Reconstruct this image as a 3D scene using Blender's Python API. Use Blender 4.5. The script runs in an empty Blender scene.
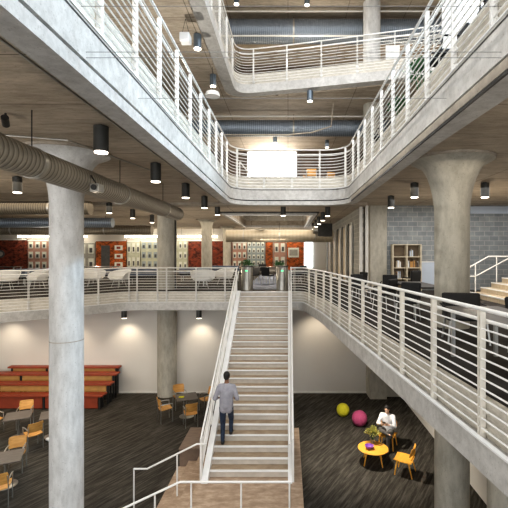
import bpy, bmesh, math, random
from mathutils import Vector, Matrix
random.seed(7)
C = bpy.context.scene.collection
PI = math.pi
Z0 = 6.09                      # camera height above the lower floor
LF, LAND, MF = 0.0, 0.644, 4.532
ML, MB_, MT = 4.11, 3.79, 5.49     # middle level: ledge, fascia bottom, rail top
CE1 = 8.07
UL, UB, UF, UT = 8.39, 7.99, 8.80, 9.78
CE2 = 12.36
TL, TB, TF, TT = 12.75, 12.41, 13.165, 14.14
CE3 = 16.69

# ------------------------------------------------------------ materials
def new_mat(name):
    m = bpy.data.materials.new(name); m.use_nodes = True
    nt = m.node_tree; b = nt.nodes['Principled BSDF']
    return m, nt, b
def plain(name, col, rough=0.6, metal=0.0, var=0.12, scale=6.0, emis=None, bump=0.0):
    m, nt, b = new_mat(name)
    tc = nt.nodes.new('ShaderNodeTexCoord')
    n = nt.nodes.new('ShaderNodeTexNoise'); n.inputs['Scale'].default_value = scale; n.inputs['Detail'].default_value = 4
    nt.links.new(tc.outputs['Object'], n.inputs['Vector'])
    r = nt.nodes.new('ShaderNodeValToRGB')
    r.color_ramp.elements[0].position = 0.3; r.color_ramp.elements[1].position = 0.7
    r.color_ramp.elements[0].color = tuple(c*(1-var) for c in col)+(1,)
    r.color_ramp.elements[1].color = tuple(min(1, c*(1+var)) for c in col)+(1,)
    nt.links.new(n.outputs['Fac'], r.inputs['Fac']); nt.links.new(r.outputs['Color'], b.inputs['Base Color'])
    b.inputs['Roughness'].default_value = rough; b.inputs['Metallic'].default_value = metal
    if emis: 
        b.inputs['Emission Color'].default_value = tuple(emis[:3])+(1,); b.inputs['Emission Strength'].default_value = emis[3]
    if bump:
        bp = nt.nodes.new('ShaderNodeBump'); bp.inputs['Strength'].default_value = bump
        nt.links.new(n.outputs['Fac'], bp.inputs['Height']); nt.links.new(bp.outputs['Normal'], b.inputs['Normal'])
    return m
def mixc(nt, a, b_, fac, mode='MULTIPLY'):
    x = nt.nodes.new('ShaderNodeMix'); x.data_type = 'RGBA'; x.blend_type = mode
    if isinstance(fac, (int, float)): x.inputs[0].default_value = fac
    else: nt.links.new(fac, x.inputs[0])
    for s, v in ((6, a), (7, b_)):
        if isinstance(v, tuple): x.inputs[s].default_value = v
        else: nt.links.new(v, x.inputs[s])
    return x.outputs[2]
def ramp(nt, src, stops):
    r = nt.nodes.new('ShaderNodeValToRGB'); cr = r.color_ramp
    while len(cr.elements) < len(stops): cr.elements.new(0.5)
    for e, (p, c) in zip(cr.elements, stops):
        e.position = p; e.color = (c if len(c) == 4 else tuple(c)+(1,))
    nt.links.new(src, r.inputs['Fac']); return r.outputs['Color']
def mapped(nt, sc=(1,1,1), rot=(0,0,0)):
    tc = nt.nodes.new('ShaderNodeTexCoord'); mp = nt.nodes.new('ShaderNodeMapping')
    mp.inputs['Scale'].default_value = sc; mp.inputs['Rotation'].default_value = rot
    nt.links.new(tc.outputs['Object'], mp.inputs['Vector']); return mp.outputs['Vector']
def noise(nt, vec, scale, detail=5, rough=0.6):
    n = nt.nodes.new('ShaderNodeTexNoise'); n.inputs['Scale'].default_value = scale
    n.inputs['Detail'].default_value = detail; n.inputs['Roughness'].default_value = rough
    nt.links.new(vec, n.inputs['Vector']); return n.outputs['Fac']
def brick(nt, vec, bw, bh, mortar, c1, c2, cm, off=0.5):
    b = nt.nodes.new('ShaderNodeTexBrick'); nt.links.new(vec, b.inputs['Vector'])
    b.inputs['Scale'].default_value = 1; b.inputs['Brick Width'].default_value = bw; b.inputs['Row Height'].default_value = bh
    b.inputs['Mortar Size'].default_value = mortar; b.offset = off
    b.inputs['Color1'].default_value = c1; b.inputs['Color2'].default_value = c2; b.inputs['Mortar'].default_value = cm
    return b
def concrete(name, lo, hi, stretch=(1,1,1), seams=None, rough=0.75, pit=True, bump=0.25, mott=0.45):
    m, nt, b = new_mat(name)
    v = mapped(nt, stretch)
    n1 = noise(nt, v, 0.9, 6, 0.65); n2 = noise(nt, v, 7, 6, 0.7)
    base = ramp(nt, n1, [(0.3, lo), (0.7, hi)])
    c = mixc(nt, base, ramp(nt, n2, [(0.35, (0.55,0.54,0.52)), (0.6, (1.05,1.05,1.05))]), mott)
    if pit:
        n3 = noise(nt, mapped(nt), 40, 2, 0.5)
        c = mixc(nt, c, ramp(nt, n3, [(0.28, (0.55,0.53,0.5)), (0.36, (1,1,1))]), 0.6)
    if seams:
        bw, bh, rot = seams
        br = brick(nt, mapped(nt, (1,1,1), rot), bw, bh, 0.012, (1,1,1,1), (0.9,0.9,0.9,1), (0.3,0.28,0.26,1), 0.0)
        c = mixc(nt, c, br.outputs['Color'], 0.85)
    nt.links.new(c, b.inputs['Base Color']); b.inputs['Roughness'].default_value = rough
    bp = nt.nodes.new('ShaderNodeBump'); bp.inputs['Strength'].default_value = bump; bp.inputs['Distance'].default_value = 0.03
    nt.links.new(n2, bp.inputs['Height']); nt.links.new(bp.outputs['Normal'], b.inputs['Normal'])
    return m
M = {}
M['ceil'] = concrete('board_concrete', (0.40,0.335,0.26), (0.61,0.525,0.42), (0.5,2.2,1), (2.6,1.35,(0,0,0)), mott=0.65)
M['slab'] = concrete('fascia_concrete', (0.48,0.465,0.44), (0.68,0.665,0.635), (1,1,1), None)
M['curb'] = concrete('curb_concrete', (0.58,0.54,0.47), (0.74,0.70,0.62), (1,1,3), None)
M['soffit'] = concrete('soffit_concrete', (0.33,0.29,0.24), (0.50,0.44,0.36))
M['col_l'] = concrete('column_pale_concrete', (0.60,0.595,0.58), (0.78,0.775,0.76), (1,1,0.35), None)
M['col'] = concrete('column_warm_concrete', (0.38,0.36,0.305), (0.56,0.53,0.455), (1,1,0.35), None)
M['white'] = plain('white_paint', (0.83,0.83,0.82), 0.4, 0, 0.04, 3)
M['rail'] = plain('rail_white_paint', (0.86,0.85,0.82), 0.35, 0, 0.03, 3)
M['post'] = plain('post_cream_paint', (0.72,0.68,0.60), 0.45, 0, 0.10, 9)
M['dark'] = plain('dark_metal', (0.035,0.034,0.032), 0.5, 0.3, 0.2, 8)
M['lampbody'] = plain('lamp_grey_metal', (0.075,0.075,0.07), 0.4, 0.4, 0.1, 8)
M['lampblue'] = plain('lamp_blue_grey_metal', (0.16,0.20,0.24), 0.35, 0.5, 0.1, 8)
M['glow'] = plain('warm_lamp_lens', (1,0.93,0.8), 0.5, 0, 0, 1, (1,0.9,0.75,5))
M['glass_glow'] = plain('daylit_window_pane', (0.9,0.95,1), 0.3, 0, 0, 1, (0.88,0.94,1,3.2))
M['strip_glow'] = plain('bright_strip_lens', (1,0.95,0.85), 0.3, 0, 0, 1, (1,0.90,0.72,8))
M['green_glow'] = plain('green_indicator', (0.1,0.8,0.3), 0.3, 0, 0, 1, (0.1,0.9,0.35,1.2))
M['steel'] = plain('brushed_steel', (0.42,0.40,0.36), 0.32, 0.8, 0.2, 3)
M['chrome'] = plain('chair_leg_steel', (0.55,0.55,0.53), 0.3, 0.8, 0.05, 3)
M['plaster'] = plain('painted_wall_plaster', (0.68,0.65,0.60), 0.85, 0, 0.03, 0.7)
M['black'] = plain('black_upholstery', (0.010,0.010,0.011), 0.7, 0, 0.2, 9)
M['blackwood'] = plain('dark_table_laminate', (0.05,0.045,0.04), 0.5, 0, 0.2, 5)
M['mould'] = plain('white_moulded_shell', (0.82,0.82,0.80), 0.35, 0, 0.03, 3)
M['tan'] = plain('tan_board', (0.50,0.27,0.085), 0.6, 0, 0.12, 4)
M['red'] = plain('rust_red_laminate', (0.30,0.055,0.022), 0.5, 0, 0.15, 4)
M['yellowball'] = plain('yellow_felt', (0.62,0.57,0.03), 0.85, 0, 0.12, 30, None, 0.3)
M['pinkball'] = plain('magenta_felt', (0.42,0.07,0.17), 0.85, 0, 0.12, 30, None, 0.3)
M['purple'] = plain('purple_glass_bowl', (0.25,0.09,0.42), 0.3, 0, 0.25, 20)
M['leaf'] = plain('leaf_green', (0.34,0.33,0.08), 0.6, 0, 0.5, 14)
M['leaf2'] = plain('dark_leaf_green', (0.04,0.12,0.04), 0.6, 0, 0.5, 14)
M['terra'] = plain('grey_pot_ceramic', (0.30,0.27,0.2), 0.6, 0, 0.1, 5)
M['skin'] = plain('skin_brown', (0.26,0.13,0.075), 0.6, 0, 0.08, 9)
M['skin2'] = plain('skin_light', (0.58,0.36,0.25), 0.6, 0, 0.08, 9)
M['hair'] = plain('black_hair', (0.012,0.010,0.009), 0.6, 0, 0.3, 60)
M['shirt'] = plain('grey_shirt_cloth', (0.34,0.335,0.37), 0.85, 0, 0.14, 9, None, 0.2)
M['shirtw'] = plain('white_shirt_cloth', (0.70,0.70,0.72), 0.85, 0, 0.12, 9, None, 0.2)
M['jeans'] = plain('blue_denim', (0.028,0.042,0.075), 0.85, 0, 0.35, 14)
M['trousers'] = plain('grey_trouser_cloth', (0.10,0.095,0.09), 0.85, 0, 0.25, 14)
M['shoe'] = plain('black_shoe_leather', (0.02,0.018,0.016), 0.5, 0, 0.2, 14)
M['board'] = plain('pale_board', (0.55,0.62,0.72), 0.4, 0, 0.03, 2)
M['shelfwood'] = plain('pale_shelf_wood', (0.62,0.55,0.42), 0.6, 0, 0.08, 6)
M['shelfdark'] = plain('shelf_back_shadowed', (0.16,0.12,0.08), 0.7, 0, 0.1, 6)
M['riser'] = plain('riser_pale_stone', (0.62,0.57,0.50), 0.7, 0, 0.10, 5)
M['trim'] = plain('dark_skirting', (0.03,0.028,0.025), 0.6, 0, 0.1, 5)
M['whitewood'] = plain('white_frame_paint', (0.75,0.73,0.68), 0.5, 0, 0.05, 5)
M['curtain'] = plain('tan_door_veneer', (0.42,0.36,0.27), 0.6, 0, 0.15, 3)
M['redch'] = plain('red_upholstery', (0.35,0.06,0.04), 0.7, 0, 0.15, 8)
M['cable'] = plain('dark_cable', (0.22,0.22,0.22), 0.5, 0.5, 0.1, 5)
M['bluecarpet'] = plain('blue_grey_carpet', (0.13,0.15,0.20), 0.9, 0, 0.3, 3)
def m_wood(name, c1, c2, sc=(1,9,9), scale=2.5):
    m, nt, b = new_mat(name)
    n = noise(nt, mapped(nt, sc), scale, 6, 0.65)
    nt.links.new(ramp(nt, n, [(0.3, c1), (0.7, c2)]), b.inputs['Base Color']); b.inputs['Roughness'].default_value = 0.5
    return m
M['chairwood'] = m_wood('amber_plywood', (0.50,0.24,0.06), (0.74,0.42,0.13))
M['brightwood'] = m_wood('golden_plywood', (0.78,0.36,0.04), (0.92,0.50,0.08))
M['tabletop'] = m_wood('grey_brown_tabletop', (0.095,0.08,0.068), (0.17,0.145,0.125), (1,6,6), 4)
M['tread'] = m_wood('worn_tread_surface', (0.25,0.18,0.115), (0.47,0.37,0.26), (1,2.5,1), 3)
M['tierwood'] = m_wood('tier_wood', (0.42,0.34,0.24), (0.56,0.48,0.36), (1,6,1), 3)
# landing boards
m, nt, b = new_mat('landing_boards')
n = noise(nt, mapped(nt, (1,2.2,1)), 3, 7, 0.7)
c = ramp(nt, n, [(0.3, (0.27,0.19,0.13)), (0.5, (0.42,0.31,0.22)), (0.72, (0.62,0.49,0.375))])
nt.links.new(c, b.inputs['Base Color']); b.inputs['Roughness'].default_value = 0.7; M['landing'] = m
M['block'] = m_wood('dark_block_boards', (0.17,0.12,0.09), (0.26,0.19,0.14), (1,3,1), 3)
# carpet with diagonal streaks
m, nt, b = new_mat('streaked_carpet')
mp2 = nt.nodes.new('ShaderNodeMapping'); mp2.inputs['Scale'].default_value = (0.7,8,1)
nt.links.new(mapped(nt, (1,1,1), (0,0,math.radians(-58))), mp2.inputs['Vector'])
n = noise(nt, mp2.outputs['Vector'], 1.6, 5, 0.7)
n2 = noise(nt, mapped(nt), 60, 2, 0.6)
c = ramp(nt, n, [(0.36, (0.036,0.032,0.026)), (0.5, (0.070,0.063,0.053)), (0.64, (0.125,0.115,0.097))])
c = mixc(nt, c, ramp(nt, n2, [(0.3, (0.6,0.6,0.6)), (0.7, (1.2,1.2,1.2))]), 0.6)
nt.links.new(c, b.inputs['Base Color']); b.inputs['Roughness'].default_value = 0.95; M['carpet'] = m
# middle/upper floor
M['floor2'] = plain('grey_brown_floor', (0.055,0.05,0.045), 1.0, 0, 0.3, 1.5)
M['floor2'].node_tree.nodes['Principled BSDF'].inputs['Specular IOR Level'].default_value = 0.08
M['carpet'].node_tree.nodes['Principled BSDF'].inputs['Specular IOR Level'].default_value = 0.1
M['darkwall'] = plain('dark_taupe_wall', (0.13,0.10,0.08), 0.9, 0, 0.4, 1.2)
# block wall (XZ plane) and (YZ plane)
def block_mat(name, rot, c1, c2, cm, bw=0.4, bh=0.2, mo=0.012):
    m, nt, b = new_mat(name)
    br = brick(nt, mapped(nt, (1,1,1), rot), bw, bh, mo, c1, c2, cm)
    n2 = noise(nt, mapped(nt), 3, 5, 0.6)
    c = mixc(nt, br.outputs['Color'], ramp(nt, n2, [(0.3, (0.7,0.7,0.7)), (0.7, (1.15,1.15,1.15))]), 0.6)
    nt.links.new(c, b.inputs['Base Color']); b.inputs['Roughness'].default_value = 0.8
    return m
RX = (-PI/2, 0, 0)
M['cmu'] = block_mat('grey_block_wall', RX, (0.25,0.275,0.29,1), (0.31,0.33,0.335,1), (0.44,0.44,0.43,1))
def yz_block(name):
    m, nt, b = new_mat(name)
    tc = nt.nodes.new('ShaderNodeTexCoord'); s = nt.nodes.new('ShaderNodeSeparateXYZ'); k = nt.nodes.new('ShaderNodeCombineXYZ')
    nt.links.new(tc.outputs['Object'], s.inputs[0]); nt.links.new(s.outputs['Y'], k.inputs['X']); nt.links.new(s.outputs['Z'], k.inputs['Y'])
    br = brick(nt, k.outputs[0], 0.4, 0.2, 0.012, (0.30,0.30,0.27,1), (0.38,0.375,0.34,1), (0.50,0.47,0.42,1))
    nt.links.new(br.outputs['Color'], b.inputs['Base Color']); b.inputs['Roughness'].default_value = 0.8
    return m
M['cmu_y'] = yz_block('side_block_wall')
def mural_brick(name, c1, c2, cm):
    m, nt, b = new_mat(name)
    br = brick(nt, mapped(nt, (1,1,1), RX), 0.24, 0.09, 0.012, c1, c2, cm)
    n2 = noise(nt, mapped(nt, (1,1,1.6), (0,0.6,0)), 3.2, 3, 0.7)
    c = mixc(nt, br.outputs['Color'], ramp(nt, n2, [(0.40, (0.25,0.2,0.2)), (0.5, (1,1,1)), (0.62, (1.7,1.3,1.1))]), 0.85)
    nt.links.new(c, b.inputs['Base Color']); b.inputs['Roughness'].default_value = 0.85
    return m
M['brick_dark'] = mural_brick('mural_dark_brick', (0.20,0.04,0.02,1), (0.30,0.07,0.035,1), (0.08,0.04,0.03,1))
M['brick_orange'] = mural_brick('mural_orange_brick', (0.46,0.12,0.03,1), (0.58,0.18,0.045,1), (0.22,0.07,0.03,1))
M['fac_pink'] = plain('facade_pink', (0.55,0.33,0.26), 0.8, 0, 0.15, 5)
M['fac_grey'] = plain('facade_grey', (0.42,0.41,0.37), 0.8, 0, 0.15, 5)
M['fac_cream'] = plain('facade_cream', (0.62,0.63,0.50), 0.8, 0, 0.12, 5)
M['fac_blue'] = plain('facade_blue_grey', (0.40,0.46,0.48), 0.8, 0, 0.12, 5)
M['winpale'] = plain('painted_window_pale', (0.85,0.86,0.78), 0.6, 0, 0.08, 5)
M['windark'] = plain('painted_window_dark', (0.10,0.10,0.10), 0.6, 0, 0.2, 5)
# spiral ducts : bands run around the axis
def duct_mat(name, axis, c1, c2, rough=0.4, metal=0.5):
    m, nt, b = new_mat(name)
    tc = nt.nodes.new('ShaderNodeTexCoord')
    w = nt.nodes.new('ShaderNodeTexWave'); w.wave_type = 'BANDS'; w.bands_direction = axis
    w.inputs['Scale'].default_value = 3.6; w.inputs['Distortion'].default_value = 0.3
    nt.links.new(tc.outputs['Object'], w.inputs['Vector'])
    nt.links.new(ramp(nt, w.outputs['Fac'], [(0.0, c1), (0.25, c2), (1, c2)]), b.inputs['Base Color'])
    b.inputs['Roughness'].default_value = rough; b.inputs['Metallic'].default_value = metal
    bp = nt.nodes.new('ShaderNodeBump'); bp.inputs['Strength'].default_value = 0.5; bp.inputs['Distance'].default_value = 0.02
    nt.links.new(w.outputs['Fac'], bp.inputs['Height']); nt.links.new(bp.outputs['Normal'], b.inputs['Normal'])
    return m
M['duct_y'] = duct_mat('spiral_duct_brown', 'Y', (0.13,0.11,0.085), (0.36,0.325,0.265), 0.5, 0.3)
M['duct_x'] = duct_mat('spiral_duct_brown_cross', 'X', (0.08,0.07,0.055), (0.21,0.18,0.135), 0.45, 0.4)
M['duct_blue'] = duct_mat('spiral_duct_blue', 'X', (0.13,0.155,0.18), (0.27,0.31,0.36), 0.4, 0.5)
M['duct_gold'] = duct_mat('spiral_duct_gold', 'X', (0.24,0.20,0.15), (0.46,0.41,0.32), 0.35, 0.5)

# ------------------------------------------------------------ mesh builder
class MB:
    def __init__(s): s.v = []; s.f = []
    def add(s, vs, fs, T=None):
        o = len(s.v)
        for p in vs:
            p = Vector(p); s.v.append(T @ p if T else p)
        for f in fs: s.f.append([i+o for i in f])
        return s
    def box(s, c, d, rot=None, T=None):
        cx, cy, cz = c; x, y, z = d[0]/2, d[1]/2, d[2]/2
        vs = [(-x,-y,-z),(x,-y,-z),(x,y,-z),(-x,y,-z),(-x,-y,z),(x,-y,z),(x,y,z),(-x,y,z)]
        R = Matrix.Translation(c) @ (rot.to_4x4() if rot else Matrix.Identity(4))
        if T: R = T @ R
        return s.add(vs, [(0,3,2,1),(4,5,6,7),(0,1,5,4),(1,2,6,5),(2,3,7,6),(3,0,4,7)], R)
    def b2(s, x0, x1, y0, y1, z0, z1): return s.box(((x0+x1)/2,(y0+y1)/2,(z0+z1)/2), (x1-x0,y1-y0,z1-z0))
    def tube(s, pts, r, n=8, cap=True):
        pts = [Vector(p) for p in pts]; rs = r if isinstance(r, (list, tuple)) else [r]*len(pts)
        rings = []; prev = None
        for i, p in enumerate(pts):
            a = pts[max(i-1, 0)]; b = pts[min(i+1, len(pts)-1)]; t = (b-a).normalized()
            if prev is None:
                up = Vector((0,0,1)) if abs(t.z) < 0.95 else Vector((1,0,0)); u = t.cross(up).normalized()
            else:
                u = (prev - t*prev.dot(t)).normalized()
            prev = u; w = t.cross(u)
            k = 1.0
            if 0 < i < len(pts)-1:
                c = (pts[i]-pts[i-1]).normalized().dot((pts[i+1]-pts[i]).normalized()); k = min(1.6, 1/max(0.3, math.sqrt((1+c)/2))) if c > -0.9 else 1
                k = 1.0
            rings.append([p + (u*math.cos(2*PI*j/n) + w*math.sin(2*PI*j/n))*rs[i]*k for j in range(n)])
        o = len(s.v)
        for rg in rings: s.v += rg
        for i in range(len(rings)-1):
            for j in range(n):
                s.f.append([o+i*n+j, o+i*n+(j+1)%n, o+(i+1)*n+(j+1)%n, o+(i+1)*n+j])
        if cap:
            s.f.append([o+j for j in range(n)][::-1]); s.f.append([o+(len(rings)-1)*n+j for j in range(n)])
        return s
    def lathe(s, prof, n=24, c=(0,0,0)):
        o = len(s.v)
        for (r, z) in prof:
            for j in range(n): s.v.append(Vector((c[0]+r*math.cos(2*PI*j/n), c[1]+r*math.sin(2*PI*j/n), c[2]+z)))
        for i in range(len(prof)-1):
            for j in range(n): s.f.append([o+i*n+j, o+i*n+(j+1)%n, o+(i+1)*n+(j+1)%n, o+(i+1)*n+j])
        s.f.append([o+j for j in range(n)][::-1]); s.f.append([o+(len(prof)-1)*n+j for j in range(n)])
        return s
    def ball(s, c, r, n=14, m=8, T=None):
        if not isinstance(r, (list, tuple)): r = (r,r,r)
        vs = [(c[0], c[1], c[2]-r[2])]; fs = []
        for i in range(1, m):
            a = -PI/2 + PI*i/m
            for j in range(n):
                b = 2*PI*j/n; vs.append((c[0]+r[0]*math.cos(a)*math.cos(b), c[1]+r[1]*math.cos(a)*math.sin(b), c[2]+r[2]*math.sin(a)))
        vs.append((c[0], c[1], c[2]+r[2])); L = len(vs)-1
        for j in range(n): fs.append((0, 1+(j+1)%n, 1+j)); fs.append((L, L-n+j, L-n+(j+1)%n))
        for i in range(m-2):
            for j in range(n): fs.append((1+i*n+j, 1+i*n+(j+1)%n, 1+(i+1)*n+(j+1)%n, 1+(i+1)*n+j))
        return s.add(vs, fs, T)
    def limb(s, a, b, r0, r1, n=12):       # tapered capsule
        s.tube([a, b], [r0, r1], n); s.ball(a, r0, n, 6); s.ball(b, r1, n, 6); return s
    def prism(s, outline, z0, z1, holes=()):
        bm = bmesh.new()
        loops = [outline]+list(holes)
        allv = []
        for lp in loops:
            vs = [bm.verts.new((p[0], p[1], z0)) for p in lp]
            for i in range(len(vs)): bm.edges.new((vs[i], vs[(i+1)%len(vs)]))
            allv.append(vs)
        bmesh.ops.triangle_fill(bm, use_beauty=True, edges=bm.edges[:])
        bm.verts.index_update()
        n = len(bm.verts); o = len(s.v)
        pts = [v.co.copy() for v in bm.verts]
        for p in pts: s.v.append(Vector((p.x, p.y, z0)))
        for p in pts: s.v.append(Vector((p.x, p.y, z1)))
        for f in bm.faces:
            ids = [v.index for v in f.verts]
            if f.normal.z < 0: ids = ids[::-1]
            s.f.append([o+n+i for i in ids]); s.f.append([o+i for i in ids[::-1]])
        for vs in allv:
            ids = [v.index for v in vs]
            for i in range(len(ids)):
                a, b = ids[i], ids[(i+1)%len(ids)]
                s.f.append([o+a, o+b, o+n+b, o+n+a])
        bm.free(); return s
    def build(s, name, mat, parent=None, smooth=False, bevel=0, bseg=2, fixn=True):
        me = bpy.data.meshes.new(name)
        me.from_pydata([tuple(v) for v in s.v], [], s.f); me.update()
        if fixn:
            bm = bmesh.new(); bm.from_mesh(me); bmesh.ops.recalc_face_normals(bm, faces=bm.faces[:]); bm.to_mesh(me); bm.free()
        me.materials.append(M[mat] if isinstance(mat, str) else mat)
        o = bpy.data.objects.new(name, me); C.objects.link(o)
        if parent: o.parent = parent
        if smooth:
            for p in me.polygons: p.use_smooth = True
            try: me.set_sharp_from_angle(angle=math.radians(50))
            except Exception: pass
        if bevel:
            bv = o.modifiers.new('Bevel', 'BEVEL'); bv.width = bevel; bv.segments = bseg; bv.limit_method = 'ANGLE'
        return o
def tag(o, label=None, cat=None, group=None, kind=None):
    if label: o['label'] = label
    if cat: o['category'] = cat
    if group: o['group'] = group
    if kind: o['kind'] = kind
    return o
def thing(name, label, cat, loc=(0,0,0), rz=0, group=None):
    o = bpy.data.objects.new(name, None); o.empty_display_size = 0.2; C.objects.link(o)
    o.location = loc; o.rotation_euler = (0,0,rz); return tag(o, label, cat, group)
def struct(o): o['kind'] = 'structure'; return o
def copy_tree(o, parent=None):
    c = o.copy(); C.objects.link(c); c.parent = parent
    for ch in list(o.children):
        copy_tree(ch, c)
    return c
def place(proto, used, loc, rz, label, group=None):
    o = copy_tree(proto) if used else proto
    o.location = loc; o.rotation_euler = (0,0,rz); o['label'] = label
    if group: o['group'] = group
    return o
class Kind:
    def __init__(s, make): s.make = make; s.p = None
    def __call__(s, loc, rz, label, group=None):
        if s.p is None: s.p = s.make(); o = s.p
        else: o = copy_tree(s.p)
        o.location = loc; o.rotation_euler = (0,0,rz); o['label'] = label
        if group: o['group'] = group
        elif 'group' in o: del o['group']
        return o

# ------------------------------------------------------------ path tools
def smooth_path(pts, it=2):
    pts = [Vector(p) for p in pts]
    for _ in range(it):
        q = [pts[0]]
        for a, b in zip(pts, pts[1:]): q += [a.lerp(b, 0.25), a.lerp(b, 0.75)]
        q.append(pts[-1]); pts = q
    return pts
def offset(pts, d):      # to the left of travel by d
    out = []
    for i, p in enumerate(pts):
        a = pts[max(i-1,0)]; b = pts[min(i+1,len(pts)-1)]; t = (b-a).normalized()
        out.append(Vector((p.x - t.y*d, p.y + t.x*d)))
    return out
def resample(pts, step, start=0.0):
    L = [0]
    for a, b in zip(pts, pts[1:]): L.append(L[-1]+(b-a).length)
    out = []; d = start
    while d <= L[-1]-0.02:
        for i in range(len(L)-1):
            if L[i] <= d <= L[i+1]:
                k = (d-L[i])/max(1e-6, L[i+1]-L[i]); p = pts[i].lerp(pts[i+1], k); t = (pts[i+1]-pts[i]).normalized(); out.append((p, t)); break
        d += step
    return out
def simplify(pts):
    out = [pts[0]]
    for i in range(1, len(pts)-1):
        if (pts[i]-out[-1]).length < 1e-4: continue
        a = (pts[i]-out[-1]).normalized(); b = (pts[i+1]-pts[i]).normalized() if (pts[i+1]-pts[i]).length > 1e-6 else a
        if a.dot(b) < 0.99999: out.append(pts[i])
    out.append(pts[-1]); return out

def railing(path, zl, zt, label, spacing, start, inner=1, barr=0.011, nb=11, postmat='rail', gap=0.033, extra=()):
    """horizontal-bar guard railing along a plan path; inner = side (left +1) on which the floor lies"""
    path = simplify(path)
    p0 = path[0]
    t = thing('guard_railing', label, 'railing', (p0.x, p0.y, zl))
    org = Vector((p0.x, p0.y, zl))
    line = lambda pp, z: [Vector((p.x, p.y, z))-org for p in pp]
    mb = MB(); mb.tube(line(path, zt), 0.024, 8); mb.build('top_rail', 'rail', t, True)
    mb = MB(); mb.tube(line(offset(path, inner*0.09), zt-0.14), 0.022, 8); mb.build('handrail', 'rail', t, True)
    h = zt - zl
    for k in range(nb):
        z = zl + 0.07 + (h-0.14-0.07)*(k+0.35)/nb
        MB().tube(line(path, z), barr, 5).build('rail_bar', 'rail', t, True)
    rs = resample(path, spacing, start)
    for e in extra: rs.append(e)
    for p, tg in rs:
        ang = math.atan2(tg.y, tg.x); R = Matrix.Rotation(ang, 3, 'Z'); nrm = Vector((-tg.y, tg.x))*inner
        mb = MB()
        for s in (-1, 1):
            c = Vector((p.x, p.y, zl+h/2-0.01)) + Vector((tg.x, tg.y, 0))*s*gap/2 + Vector((nrm.x, nrm.y, 0))*0.012 - org
            mb.box(c, (0.012, 0.062, h-0.02), R)
        for zz in (0.08, 0.28):
            c = Vector((p.x, p.y, zl+zz)) + Vector((nrm.x, nrm.y, 0))*0.035 - org
            mb.box(c, (0.10, 0.05, 0.03), R)
        # bracket carrying the handrail
        c = Vector((p.x, p.y, zt-0.16)) + Vector((nrm.x, nrm.y, 0))*0.05 - org
        mb.box(c, (0.012, 0.09, 0.014), R)
        mb.build('post', postmat, t)
    return t

# ------------------------------------------------------------ camera
cam_d = bpy.data.cameras.new('camera'); cam = bpy.data.objects.new('camera', cam_d); C.objects.link(cam)
cam.location = (0,0,Z0); cam.rotation_euler = (PI/2,0,0)
cam_d.sensor_width = 36; cam_d.lens = 406*36/508; cam_d.shift_x = -34/508; cam_d.shift_y = -1/508
cam_d.clip_start = 0.05; cam_d.clip_end = 200
bpy.context.scene.camera = cam

# ------------------------------------------------------------ floors and slabs
XL, XR, YN, YF = -26.0, 14.0, -5.0, 33.0
struct(MB().b2(XL, XR, YN, 19.2, -0.3, 0).build('floor', 'carpet'))
V2 = lambda *a: [Vector(p) for p in a]
leftpath = V2((-20,5.9),(-14,10.15)) + smooth_path(V2((-11,12.33),(-9.5,13.45),(-8.2,14.45),(-7.2,15.45),(-6.5,16.35),(-5.0,16.37),(-4.2,16.37)), 3)[1:] + V2((-2.06,16.37))
rightpath = smooth_path(V2((0.14,16.37),(0.62,16.4),(0.80,15.6),(0.98,14.5),(1.15,13.6),(1.35,11.6)), 3) + V2((2.526+0.5,-4.95))
full = leftpath + rightpath
outer = V2((XR,-4.95),(XR,YF),(XL,YF),(XL,5.9))
struct(MB().prism(offset(full, 0.05) + outer, ML-0.01, MF).build('floor', 'curb'))
struct(MB().prism(offset(full, -0.07) + outer, MB_, ML).build('ceiling', 'slab'))
struct(MB().prism(offset(full, 0.10) + outer, MF, MF+0.004).build('floor', 'floor2'))
struct(MB().prism(offset(full, -0.078) + offset(full, -0.02)[::-1], ML, ML+0.022).build('trim_10','white'))
# soffit of middle level as seen from below
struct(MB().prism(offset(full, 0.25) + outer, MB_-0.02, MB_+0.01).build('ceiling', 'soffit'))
# lower-level walls
struct(MB().b2(XL, 3.42, 17.66, 18.0, 0, MB_).build('wall_back', 'plaster'))
struct(MB().b2(XL, 3.42, 17.635, 17.66, 0, 0.08).build('baseboard_back', 'whitewood'))
struct(MB().b2(4.8, 5.0, YN, 17.9, 0, MB_).build('wall_right', 'plaster'))
struct(MB().b2(3.40, 4.8, 17.2, 18.2, 0, MB_).build('wall_back', 'col'))
struct(MB().b2(3.42, 4.12, 16.9, 17.6, 0, CE1).build('trim_1', 'col'))
struct(MB().b2(XL-0.2, XL, YN, YF, 0, CE3).build('wall_left', 'plaster'))
struct(MB().b2(XR, XR+0.2, YN, YF, 0, CE3).build('wall_right', 'cmu_y'))
struct(MB().b2(XL, XR, YF, YF+0.2, MF, CE3).build('wall_back', 'plaster'))
# middle level : block walls on the right
struct(MB().b2(4.12, XR, 16.95, 17.25, MF, CE1).build('wall_back', 'cmu'))
struct(MB().b2(3.10, 3.3, 17.6, YF, MF, CE1).build('wall_right', 'cmu_y'))

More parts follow.
